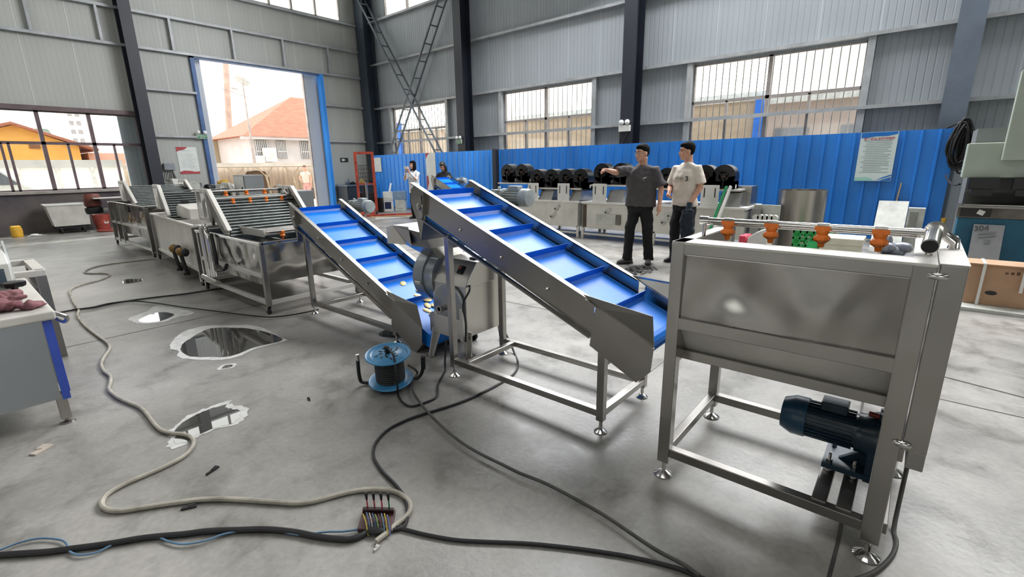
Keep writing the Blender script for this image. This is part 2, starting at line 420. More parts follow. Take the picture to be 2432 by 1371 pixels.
# ------------------------------------------------------------------ windows and the gate
def window(i, u0, u1, z0, z1, P, mulls, transom, lows, bars=0, m=M['frame_al'], w=.06, dep=.08, head=None):
    """P turns (u, z, depth) into a point; depth grows outwards."""
    root = thing('window_%d' % i, P((u0+u1)/2, z0, .05), None, None, kind='structure')
    f = MB()
    def bar(u, z, u2, z2, ww=w):
        a = V(P(u, z, .05)); c = V(P(u2, z2, .05)); f.bar(a, c, dep if z == z2 else ww, ww if z == z2 else dep, (0,0,1) if z == z2 else tuple(V(P(0,0,1))-V(P(0,0,0))))
    bar(u0, z0, u1, z0); bar(u0, z1, u1, z1); bar(u0, z0, u0, z1); bar(u1, z0, u1, z1)
    for u in mulls: bar(u, z0, u, z1, w*1.3)
    if transom: bar(u0, transom, u1, transom, w*1.1)
    for u in lows: bar(u, z0, u, transom, w*.8)
    f.build('frame', m, root)
    MB().quad(P(u0, z0, .055), P(u1, z0, .055), P(u1, z1, .055), P(u0, z1, .055)).build('pane', M['glass'], root)
    if bars:
        b = MB()
        for k in range(1, bars):
            u = u0+(u1-u0)*k/bars; b.tube([P(u, z0, .16), P(u, z1, .16)], .011, 6)
        for z in (z0+.35*(transom-z0), ): b.bar(P(u0, z, .16), P(u1, z, .16), .03, .012)
        b.build('bar_grille', M['frame_al'], root)
    return root
PG = lambda u, z, d: (u, GY+d, z); PR = lambda u, z, d: (RX+d, u, z)
window(1, W1[0], W1[1], W1[2], W1[3], PG, [-.9, 1.98, 3.0], 2.28, [-.2, 1.2, 1.33, 2.45, 3.42], m=M['frame_dk'], w=.065)
window(2, *HW, PG, [1.6, 2.7, 3.7, 5.0, 6.4, 7.4, 8.34, 9.1, 9.98], None, [], w=.05)
window(3, *RA, PR, [14.6], 2.9, [13.7, 15.3], 18)
window(4, *RB, PR, [8.78], 2.86, [7.97, 9.55], 20)
window(5, *RC, PR, [2.83], 2.88, [2.03, 3.67], 22)
window(6, *RH, PR, [13.6, 14.9], None, [], w=.05)
window(7, *RD, PR, [-3.2], 2.88, [], 0)
window(8, *RE, PR, [-8.9], 2.88, [], 0)
window(9, -6, 2, 1.2, 4.2, lambda u, z, d: (u, Y0-d, z), [-4, -2, 0], 3, [])
window(10, -8, -2, 1.2, 4, lambda u, z, d: (X0-d, u, z), [-6, -4], 3, [])
window(11, 2, 8, 1.2, 4, lambda u, z, d: (X0-d, u, z), [4, 6], 3, [])
struct(MB().bar((W1[0], GY-.06, 3.14), (4.1, GY-.06, 3.14), .12, .1), 'trim_1', M['frame_dk'])
struct(MB().bar((W1[0], GY-.05, 1.04), (4.1, GY-.05, 1.04), .16, .07), 'trim_2', M['frame_al'])
door = thing('door_1', (7.8, GY, 0), None, None, kind='structure')
jl = MB().box((5.66, GY-.1, 0), (5.77, GY+.12, 4.95)).build('jamb', mat('blue_jamb_unlit', '#41659c', .45, 0, .12, 3), door)  # jamb blue kept darker than the lit jamb opposite
jr = MB().box((9.80, GY-.12, 0), (9.93, GY+.12, 4.95)).build('jamb', M['fence_lit'], door)  # brighter blue carries the light falling on this jamb
MB().box((5.66, GY-.1, 4.84), (9.93, GY+.12, 4.95)).build('lintel', mat('blue_lintel', '#4d6a94', .45, 0, .12, 3), door)
leaf_m = panel_mat('gate_leaf', '#c3c8cd', 0, .11, .1, 1.0, .35)
MB().box((3.66, GY+.22, .05), (6.02, GY+.3, 4.9)).build('sliding_leaf', leaf_m, door)
MB().box((9.33, GY+.22, .05), (11.9, GY+.3, 4.9)).build('sliding_leaf', leaf_m, door)
lf = MB().box((9.30, GY+.2, .05), (9.35, GY+.32, 4.9)).build('leaf_edge', M['frame_al'], door)

# ------------------------------------------------------------------ outside
ground = struct(MB().box((-60, GY+.1, -.25), (80, 120, -.03)), 'ground_outside', mat('pale_paving', '#efe4d4', .8, 0, .08, .6))
struct(MB().box((RX+.1, -60, -.25), (80, GY+.1, -.03)), 'ground_side', mat('pale_paving_side', '#e2d9cc', .8, 0, .08, .6))
tile = mat('terracotta_tile', '#a8674f', .75, 0, .22, 3, stretch=(.6, 1, 14), bump=.4, bscale=5)
plaster = mat('white_plaster', '#bcb9b9', .8, 0, .06, 1)
cream = mat('cream_plaster', '#b3a78f', .8, 0, .06, 1)
dkglass = mat('dark_window', '#6d6f76', .3, 0, .15, 4, stretch=(12, 12, 1))
h = thing('house', (17, 36, 0), 'white house with hipped orange tile roof beyond the open gate', 'house')
MB().box((13.7, 34, 0), (24, 39.4, 3.75)).build('wall', plaster, h)
MB().add([(13.1,33.4,3.68),(24.6,33.4,3.68),(24.6,39.8,3.68),(13.1,39.8,3.68),(18.17,36.7,6.75),(20.5,36.7,6.75)],
         [(0,1,5,4),(1,2,5),(2,3,4,5),(3,0,4),(3,2,1,0)]).build('roof', tile, h)
MB().box((13.2, 33.5, 3.5), (24.5, 34.1, 3.72)).build('eave', plaster, h)
for x0, x1 in ((14.05, 14.75), (15.45, 16.05), (17.1, 17.9)):
    w = MB().box((x0, 33.93, 2.3), (x1, 34.02, 3.45)).build('window', dkglass, h)
    bb = MB()
    for k in range(7): bb.bar((x0+(x1-x0)*k/6, 33.9, 2.3), (x0+(x1-x0)*k/6, 33.9, 3.45), .03)
    bb.bar((x0, 33.9, 2.75), (x1, 33.9, 2.75), .04); bb.build('window_grille', M['white'], w)
def ac(x0, x1, z0, z1, label):
    a = thing('air_conditioner', ((x0+x1)/2, 33.6, z0), label, 'air conditioner', 'outdoor units on the white house')
    MB().box((x0, 33.4, z0), (x1, 33.85, z1)).build('casing', M['white'], a, bevel=.02)
    MB().lathe([(.0, 0), (min(x1-x0, z1-z0)*.36, 0), (min(x1-x0, z1-z0)*.36, .03), (0, .03)], (x0+(x1-x0)*.45, 33.37, (z0+z1)/2), (0,1,0), 18).build('fan_grille', M['offwhite'], a)
ac(14.35, 15.1, 2.08, 2.95, 'larger white outdoor air conditioner under the tiled roof')
ac(13.88, 14.3, 2.0, 2.45, 'smaller white outdoor air conditioner beside the larger one')
s = thing('outbuilding', (14, 41, 0), 'low cream building with pinkish tile gable beyond the gate', 'building')
MB().prism([(10, 40, 0), (16, 40, 0), (16, 40, 3.25), (15.1, 40, 3.95), (10, 40, 3.6)], (0, 4, 0)).build('wall', cream, s)
MB().prism([(9.5, 39.7, 3.5), (15.15, 39.7, 3.98), (15.1, 39.7, 4.06), (9.5, 39.7, 3.62)], (0, 4.4, 0)).build('roof', tile, s)
MB().box((15.1, 39.9, 3.0), (15.4, 40.02, 3.4)).build('window', mat('brown_shutter', '#8a5a40', .7), s)
u = thing('utility_pole', (16.2, 38, 0), 'tall tapered concrete pole beyond the white house roof', 'pole')
MB().tube([(16.2, 45, 0), (17.6, 45, 14)], [.28, .2], 10).build('shaft', mat('pink_concrete', '#a99488', .8, 0, .1, 2), u)
MB().bar((16.6, 44.9, 8.1), (18.6, 44.9, 7.5), .08).build('cross_arm', M['frame_al'], u)
sl = thing('street_lamp', (12.2, 30, 0), 'thin street lamp with solar panel seen through the gate', 'street lamp')
MB().tube([(12.2, 30, 0), (12.2, 30, 6.3)], [.07, .05], 8).build('pole', M['frame_al'], sl)
MB().cbox((12.2, 30, 6.42), (.75, .6, .04), Matrix.Rotation(.5, 3, 'Y') @ Matrix.Rotation(-.3, 3, 'X')).build('solar_panel', mat('pale_panel', '#b6bec0', .4), sl)
lh = MB().bar((12.2, 30, 5.85), (11.65, 30, 5.95), .03); lh.bar((11.85, 30, 5.93), (11.55, 30, 5.97), .14, .05); lh.build('lamp_head', M['frame_al'], sl)
aw = thing('lean_to_shelter', (11, 26, 0), 'pale flat-roofed shelter on branching posts outside the gate', 'shelter')
MB().box((5.7, 24.5, 1.68), (17, 28.6, 1.86)).build('roof', mat('pale_roofing', '#b5aea4', .7, 0, .08, 2), aw)
for x in (6.5, 9.7, 11.1, 12.5, 14.2):
    p = MB().tube([(x+.1, 26, 0), (x, 26, 1.0), (x-.05, 26, 1.3)], .05, 7); p.tube([(x, 26, 1.15), (x-.45, 26, 1.68)], .03, 6); p.tube([(x, 26, 1.15), (x+.35, 26, 1.68)], .03, 6)
    p.build('post', mat('cream_post', '#d8cab4', .7), aw)
struct(MB().box((5.6, 29, 0), (19, 29.15, 1.9)), 'wall_outside', mat('tan_boards', '#e0cdb8', .8, 0, .15, 1.2, stretch=(6, 1, .6)))
tk = thing('water_tank', (11.3, 27.9, 0), 'bulging tan tank under the shelter outside the gate', 'tank')
MB().lathe([(0, 0), (.5, 0), (.62, .25), (.62, 1.1), (.45, 1.45), (0, 1.5)], (11.35, 27.9, 0), n=20).build('tank_body', mat('tan_tank', '#8a7665', .7, 0, .15, 3), tk, smooth=True)
junk_c = ['#a88f52', '#b8a83c', '#7a6658', '#8d7468', '#6d6761', '#a56f5c']
for i, (x, y, sx, sz) in enumerate(((8.9, 25.2, .4, .35), (10.2, 25.4, .3, .5), (11.15, 25.1, .25, .75), (12.1, 25.3, .3, .45), (13.2, 25.2, .3, .55), (12.7, 25.55, .22, .4))):
    b = MB(); R = Matrix.Rotation(i*.7, 3, 'Z')
    b.ell((x, y, sz*.5), (sx*.8, .3, sz*.52), R=R); b.ell((x+sx*.5, y-.1, sz*.33), (sx*.5, .25, sz*.35)); b.ell((x-sx*.45, y+.1, sz*.3), (sx*.5, .3, sz*.32))
    b.build('sack', mat('sack_cloth_%d' % i, junk_c[i], .85, 0, .2, 6, bump=.3, bscale=8), smooth=True,
            label=('dull mustard sack', 'yellow sack', 'tall bright yellow sack', 'brown sack', 'reddish brown sack', 'rust coloured sack')[i]+' slumped under the shelter outside the gate', cat='sack', group='sacks outside the gate')
# beyond the gable window
o = thing('house', (3, 30, 0), 'house with broad orange gable behind the window by the dark plinth', 'house')
MB().prism([(-3.5, 30, 0), (4.55, 30, 0), (4.55, 30, 2.72), (2.55, 30, 3.55), (-3.5, 30, 1.6)], (0, 6, 0)).build('wall', mat('orange_wall', '#e0a552', .8, 0, .08, 1), o)
MB().prism([(2.5, 29.7, 3.56), (5.2, 29.7, 2.52), (5.2, 29.7, 2.62), (2.5, 29.7, 3.68), (-3.6, 29.7, 1.7), (-3.6, 29.7, 1.6)], (0, 6.6, 0)).build('roof', tile, o)
MB().box((2.9, 29.95, 2.6), (3.25, 30.02, 2.85)).build('vent', mat('vent_brown', '#7d5435', .8), o)
MB().box((4.9, 30.5, 0), (6.4, 36, 2.45)).build('wing', mat('salmon_wall', '#dca893', .8, 0, .08, 1), o)
yw = thing('yard_wall', (2, 27, 0), 'long white yard wall with grey coping behind the window', 'wall')
MB().box((-6, 27, 0), (5.4, 27.2, 1.75)).build('wall_face', mat('white_wash', '#efece9', .8, 0, .05, 1), yw)
MB().box((-6, 26.9, 1.75), (5.4, 27.3, 2.05)).build('coping', mat('grey_coping', '#b5b2ae', .8, 0, .08, 1), yw)
for x in (-2, 0, 2.05, 3.2, 4.3): MB().box((x, 26.9, 0), (x+.1, 27, 1.75)).build('pilaster', mat('grey_pilaster', '#cdc9c5', .8), yw)
for x, wd, hh, lab in ((12.9, 3.0, 16, 'pale tower block with small windows behind the middle window pane'), (2.9, 4.1, 20, 'pale pinkish tower block behind the orange gable')):
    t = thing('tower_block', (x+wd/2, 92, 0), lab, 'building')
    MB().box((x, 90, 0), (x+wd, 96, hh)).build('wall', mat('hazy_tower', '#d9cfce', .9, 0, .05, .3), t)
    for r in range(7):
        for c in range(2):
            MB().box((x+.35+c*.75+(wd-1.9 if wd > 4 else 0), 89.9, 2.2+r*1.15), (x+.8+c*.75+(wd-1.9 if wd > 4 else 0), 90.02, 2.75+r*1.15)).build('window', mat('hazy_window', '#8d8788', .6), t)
tr = thing('tree', (6.5, 60, 0), 'hazy grey green tree beside the orange gable', 'tree')
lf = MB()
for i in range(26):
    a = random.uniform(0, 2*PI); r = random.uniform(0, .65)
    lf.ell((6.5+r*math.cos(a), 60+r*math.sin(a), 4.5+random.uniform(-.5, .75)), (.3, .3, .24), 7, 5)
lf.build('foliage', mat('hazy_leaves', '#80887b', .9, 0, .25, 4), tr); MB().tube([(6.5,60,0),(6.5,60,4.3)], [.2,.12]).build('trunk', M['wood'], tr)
cr = thing('van', (.3, 22, 0), 'white van parked outside the window above the dark plinth', 'van')
MB().prism([(-3.2,21,.35),(2.2,21,.35),(2.15,21,.95),(1.75,21,1.2),(1.2,21,1.75),(.5,21,1.95),(-3.2,21,1.95)], (0, 1.8, 0)).build('van_body', M['white'], cr, bevel=.08, seg=3)
MB().prism([(1.62,20.98,1.2),(1.15,20.98,1.68),(.45,20.98,1.7),(.45,20.98,1.2)], (0,.03,0)).build('side_window', dkglass, cr)
for x in (-2.2, 1.3): MB().lathe([(0,0),(.33,0),(.36,.05),(.36,.2),(0,.2)], (x, 20.95, .33), (0,1,0), 20).build('wheel', M['rubber'], cr)
# beyond the long wall
nb = thing('warehouse', (20, 12, 0), 'pale warehouse with peach wall panels beyond the barred windows', 'building')
MB().box((20, 4.7, 0), (28, 32.8, 3.75)).build('wall', mat('peach_panels', '#ab9782', .8, 0, .1, .7, stretch=(1, 1.5, 4)), nb)
MB().box((19.9, 4.6, 3.7), (28, 32.9, 4.0)).build('roof_edge', mat('pale_gutter', '#d0d1d0', .6), nb)
MB().box((19.75, 4.72, 0), (19.95, 5.05, 3.7)).build('downpipe', mat('blue_downpipe', '#2d6fd0', .5), nb)
MB().box((19.75, 26.0, 0), (19.95, 26.5, 4.3)).build('downpipe', mat('blue_downpipe_far', '#2d6fd0', .5), nb)
n2 = thing('low_building', (22, 1, 0), 'low building with pinkish rendered wall beyond the widest barred window', 'building')
MB().box((19, -6, 0), (27, 4.4, 3.45)).build('wall', mat('pink_render', '#ab9990', .8, 0, .08, .7), n2)
for y in (3.1, 1.2, -1.5): MB().box((18.93, y, 1.2), (19.02, y+1.0, 2.6)).build('window', dkglass, n2)
MB().box((18.8, -6.1, 3.42), (27, 4.5, 3.6)).build('roof', mat('grey_roof_slab', '#c8c6c2', .8), n2)
# ------------------------------------------------------------------ shared machine parts
def foot(mb_parent, x, y, z=.085, r=.042, m=None):
    b = MB().lathe([(r*.98, 0), (r, .006), (r*.75, .014), (.016, .024), (.011, .026), (.011, z), (0, z)], (x, y, 0), n=18)
    return b.build('levelling_foot', m or M['chrome'], mb_parent, smooth=True)
def caster(parent, x, y, z, r=.05, m=None):
    c = MB().prism([(x-.02, y-.035, z), (x-.02, y+.035, z), (x-.02, y+.012, r), (x-.02, y-.012, r)], (.004, 0, 0))
    c.prism([(x+.016, y-.035, z), (x+.016, y+.035, z), (x+.016, y+.012, r), (x+.016, y-.012, r)], (.004, 0, 0)); c.box((x-.03, y-.04, z-.006), (x+.03, y+.04, z))
    o = c.build('caster', M['tube'], parent)
    MB().lathe([(0, -.014), (r*.9, -.014), (r, -.008), (r, .008), (r*.9, .014), (0, .014)], (x, y, r), (1, 0, 0), 18).build('caster_wheel', m or M['rubber'], o, smooth=True)
    return o
def gear_motor(parent, c, r, ln, m, axis=(0, -1, 0)):
    """Finned motor with fan cowl, terminal box and worm gearbox; C is the middle of the motor."""
    c = V(c); a = V(axis).normalized(); side = a.cross(V((0,0,1))).normalized(); up = side.cross(a)
    g = MB().lathe([(0, -ln*.5), (r*.8, -ln*.5), (r*.86, -ln*.42), (r*.86, ln*.22), (0, ln*.22)], c, a, 24)
    for k in range(20):
        t = 2*PI*k/20; d = side*math.cos(t)+up*math.sin(t)
        g.bar(c-a*ln*.4+d*r*.88, c+a*ln*.2+d*r*.88, r*.05, r*.2, tuple(d))
    mo = g.build('motor', m, parent)
    MB().lathe([(0, ln*.2), (r*1.0, ln*.2), (r*1.02, ln*.22), (r*1.02, ln*.42), (r*.9, ln*.5), (r*.4, ln*.515), (0, ln*.515)], c, a, 28).build('fan_cowl', m, mo, smooth=True)
    MB().cbox(c+up*r*1.05-a*ln*.08, (r*.9, ln*.4, r*.5) if abs(a.y) > .5 else (ln*.4, r*.9, r*.5)).build('terminal_box', m, mo, bevel=r*.06)
    gb = MB().cbox(c-a*ln*.72, (r*1.5, ln*.42, r*1.7) if abs(a.y) > .5 else (ln*.42, r*1.5, r*1.7))
    gb.lathe([(0, -r*.95), (r*.62, -r*.95), (r*.68, -r*.8), (r*.68, r*.8), (r*.62, r*.95), (0, r*.95)], c-a*ln*.72, side, 20)
    gb.lathe([(0, 0), (r*.2, 0), (r*.2, r*.35), (r*.1, r*.4), (0, r*.4)], c-a*ln*.72+up*r*.8, up, 10)
    gb.lathe([(0, -ln*.55), (r*1.0, -ln*.55), (r*1.0, -ln*.48), (0, -ln*.48)], c, a, 20)
    gb.build('gearbox', m, mo, bevel=r*.06)
    return mo
def nozzle(parent, p, s=1., m=None):
    """Orange clip-on spray nozzle hanging under a pipe at P."""
    x, y, z = p
    b = MB().lathe([(.0, .004*s), (.02*s, .004*s), (.023*s, -.012*s), (.019*s, -.022*s), (.026*s, -.03*s), (.0275*s, -.042*s), (.02*s, -.052*s), (.0125*s, -.057*s), (.0105*s, -.072*s), (.0, -.074*s)], (x, y, z), n=14)
    for k in range(4):
        t = PI/2*k+.4; b.ell((x+.022*s*math.cos(t), y+.022*s*math.sin(t), z-.038*s), (.009*s, .009*s, .012*s), 7, 5)
    b.cbox((x, y, z+.004*s), (.034*s, .054*s, .018*s))
    return b.build('spray_nozzle', m or M['orange'], parent, smooth=True)

# ------------------------------------------------------------------ the big spray tank in front
def spray_tank():
    t = thing('spray_tank', (2.4, .3, 0), 'large stainless hopper tank with overhead spray pipe and dark teal motor beneath', 'machine')
    st, tb = M['steel_wavy'], M['tube']
    for x, y, w in ((2.045, .765, .055), (2.76, .765, .05), (2.76, -.11, .05)): MB().box((x-w/2, y-w/2, .08), (x+w/2, y+w/2, 1.165)).build('leg', tb, t, bevel=.003)
    MB().box((2.02, -.085, .08), (2.075, -.022, 1.165)).build('leg', tb, t, bevel=.003)
    for x, y in ((2.045, .765), (2.047, -.055), (2.76, .765), (2.76, -.11)): foot(t, x, y, r=.046)
    r = MB()
    r.box((2.025, -.03, .115), (2.07, .745, .16)); r.box((2.735, -.1, .115), (2.78, .745, .16))
    r.box((2.06, .745, .115), (2.75, .787, .16)); r.box((2.06, -.1, .115), (2.75, -.06, .16))
    r.build('bottom_rail', M['tube_dk'], t, bevel=.003)
    MB().box((2.02, -.025, .775), (2.065, .745, .83)).build('middle_rail', tb, t, bevel=.003)
    MB().box((2.12, -.03, .6), (2.165, .745, .645)).build('lower_rail', tb, t, bevel=.003)
    e = MB().box((2.05, .742, .6), (2.74, .785, .645)); e.build('end_rail', tb, t, bevel=.003)
    # front skirt with its raised, slightly dished panel
    MB().box((2.021, -.03, 1.118), (2.06, .745, 1.165)).build('top_skirt', M['steel'], t, bevel=.003)
    p = MB(); n = 16
    for i in range(n+1):
        for j in range(7):
            u = i/n; w = j/6; p.v.append(V((2.04+.006*math.sin(u*7+w*2)*math.sin(PI*u)*math.sin(PI*w), -.022+.782*u, .825+.295*w)))
    p.f = [[i*7+j, (i+1)*7+j, (i+1)*7+j+1, i*7+j+1] for i in range(n) for j in range(6)]; p.mi = [0]*len(p.f)
    p.build('front_panel', st, t, smooth=True)
    b = MB().bar((2.036, -.028, .826), (2.036, -.028, 1.118), .008); b.bar((2.036, -.028, 1.116), (2.036, .742, 1.116), .006); b.build('panel_bead', M['chrome'], t)
    MB().prism([(2.05, -.03, .775), (2.15, -.03, .64), (2.16, -.03, .65), (2.06, -.03, .785)], (0, .77, 0)).build('trough_slope', M['white_steel'], t)
    tr = MB()       # the trough shell: round bottom, low far wall
    prof = [(2.14, 1.14), (2.14, .78), (2.2, .68), (2.32, .6), (2.45, .58), (2.58, .62), (2.68, .7), (2.74, .8), (2.76, .93)]
    for y0, y1 in ((-.02, .74),):
        tr.prism([(x, y0, z) for x, z in prof] + [(x+.006, y0, z+.006) for x, z in prof[::-1]], (0, y1-y0, 0))
    tr.build('trough', M['steel'], t, smooth=True)
    MB().prism([(2.06, .737, 1.16), (2.62, .737, 1.16), (2.74, .737, .93), (2.74, .737, .64), (2.06, .737, .64)], (0, .008, 0)).build('end_plate', M['steel'], t)
    rim = MB().box((2.02, -.085, 1.162), (2.145, .79, 1.172)); rim.box((2.02, .735, 1.162), (2.62, .79, 1.172)); rim.box((2.145, -.085, 1.162), (2.81, -.02, 1.172))
    rim.build('rim', M['white_steel'], t, bevel=.002)
    MB().box((2.02, -.16, 1.1725), (2.81, -.087, 1.176)).build('cover_lid', M['white_steel'], t)
    # gear cover on the end, with its seam and latches
    MB().box((2.022, -.158, .5), (2.81, -.09, 1.172)).build('gear_cover', M['steel'], t, bevel=.003)
    MB().box((2.03, -.158, .43), (2.6, -.108, .498)).build('cover_skirt', M['steel_dk'], t, bevel=.003)
    for z in (1.135, .525):
        l = MB().cbox((2.015, -.088, z), (.012, .05, .012)); l.ell((2.012, -.088, z), (.008, .03, .012), 10, 6); l.build('latch', M['chrome'], t, smooth=True)
    # spray manifold
    m = MB().tube([(2.25, .735, 1.245), (2.25, -.04, 1.245)], .0135, 14); m.tube([(2.285, .735, 1.232), (2.285, -.04, 1.232)], .0115, 12)
    m.tube([(2.25, .735, 1.172), (2.25, .735, 1.245)], .009, 10); m.tube([(2.2, -.06, 1.172), (2.2, -.06, 1.24)], .011, 10)
    m.lathe([(0, -.02), (.019, -.02), (.019, .02), (0, .02)], (2.25, .735, 1.245), (0, 1, 0), 14); m.lathe([(0, -.02), (.019, -.02), (.019, .02), (0, .02)], (2.26, -.01, 1.24), (0, 1, 0), 14)
    sp = m.build('spray_pipe', M['chrome'], t, smooth=True)
    f = MB().tube([(2.05, -.055, 1.225), (2.2, -.062, 1.24), (2.34, -.07, 1.245)], .024, 18); f.tube([(2.34, -.07, 1.245), (2.4, -.085, 1.235), (2.4, -.13, 1.2), (2.4, -.13, 1.172)], .02, 14)
    f.lathe([(0, -.008), (.034, -.008), (.034, .008), (0, .008)], (2.34, -.07, 1.245), (1, 0, 0), 18)
    f.build('inlet_pipe', M['chrome'], t, smooth=True)
    MB().lathe([(0, 0), (.0215, 0), (.0215, .004), (0, .004)], (2.047, -.0548, 1.2247), (-1, .05, -.1), 18).build('pipe_bore', M['black'], t)
    for y in (.63, .455, .27, .085):
        nozzle(t, (2.25, y, 1.236)); MB().lathe([(0, -.02), (.016, -.02), (.0165, 0), (.016, .02), (0, .02)], (2.25, y, 1.245), (0, 1, 0), 14).build('clamp', M['tube'], t, smooth=True)
    # drive: teal geared motor on two cross channels
    for y in (.125, .04): MB().box((2.05, y-.026, .125), (2.75, y+.026, .165)).build('motor_channel', M['tube_dk'], t, bevel=.003)
    tm = M['teal']; cx, cz = 2.36, .36
    g = MB().lathe([(0, 0), (.075, 0), (.075, .2), (0, .2)], (cx, .045, cz), (0, 1, 0), 28)
    for k in range(26):
        a = 2*PI*k/26; d = V((math.cos(a), 0, math.sin(a))); g.bar(V((cx, .06, cz))+d*.077, V((cx, .235, cz))+d*.077, .005, .014, tuple(d))
    mo = g.build('motor', tm, t)
    MB().lathe([(0, .235), (.088, .235), (.09, .24), (.09, .29), (.07, .335), (.03, .34), (0, .34)], (cx, 0, cz), (0, 1, 0), 30).build('fan_cowl', mat('teal_cowl', '#14405a', .35, 0, .12, 8), mo, smooth=True)
    MB().box((cx-.04, .09, cz+.07), (cx+.05, .19, cz+.112)).build('terminal_box', tm, mo, bevel=.006)
    h = MB().lathe([(0, -.06), (.1, -.06), (.105, -.05), (.105, -.01), (.085, .03), (.085, .05), (0, .05)], (cx, 0, cz), (0, 1, 0), 28)
    h.prism([(cx-.1, -.06, cz), (cx+.1, -.06, cz), (cx+.085, -.06, cz-.18), (cx-.085, -.06, cz-.18)], (0, .06, 0))
    h.prism([(cx-.09, -.06, .19), (cx+.12, -.06, .19), (cx+.12, .15, .19), (cx-.09, .15, .19)], (0, 0, .022))
    h.prism([(cx-.012, 0, .21), (cx-.012, .1, .21), (cx-.012, .03, .27), (cx-.012, 0, .3)], (.024, 0, 0))
    for dx in (-.05, .0): h.lathe([(0, 0), (.014, 0), (.014, .03), (0, .03)], (cx+dx, -.03, cz+.1), (0, 0, 1), 8)
    h.build('gear_housing', tm, mo, smooth=True)
    MB().tube([(cx-.03, .02, cz+.108), (cx-.03, -.02, cz+.108)], .011, 10).build('oil_plug', mat('red_plug', '#8c2d22', .4), mo, smooth=True)
    for x, y in ((cx-.06, .125), (cx+.09, .125), (cx-.06, .035)):
        b = MB().tube([(x, y, .16), (x, y, .25)], .006, 8); b.lathe([(0, 0), (.012, 0), (.012, .012), (0, .012)], (x, y, .212), n=6); b.lathe([(0, 0), (.015, 0), (.015, .008), (0, .008)], (x, y, .172), n=6); b.build('bolt', M['chrome'], mo)
    return t
spray_tank()

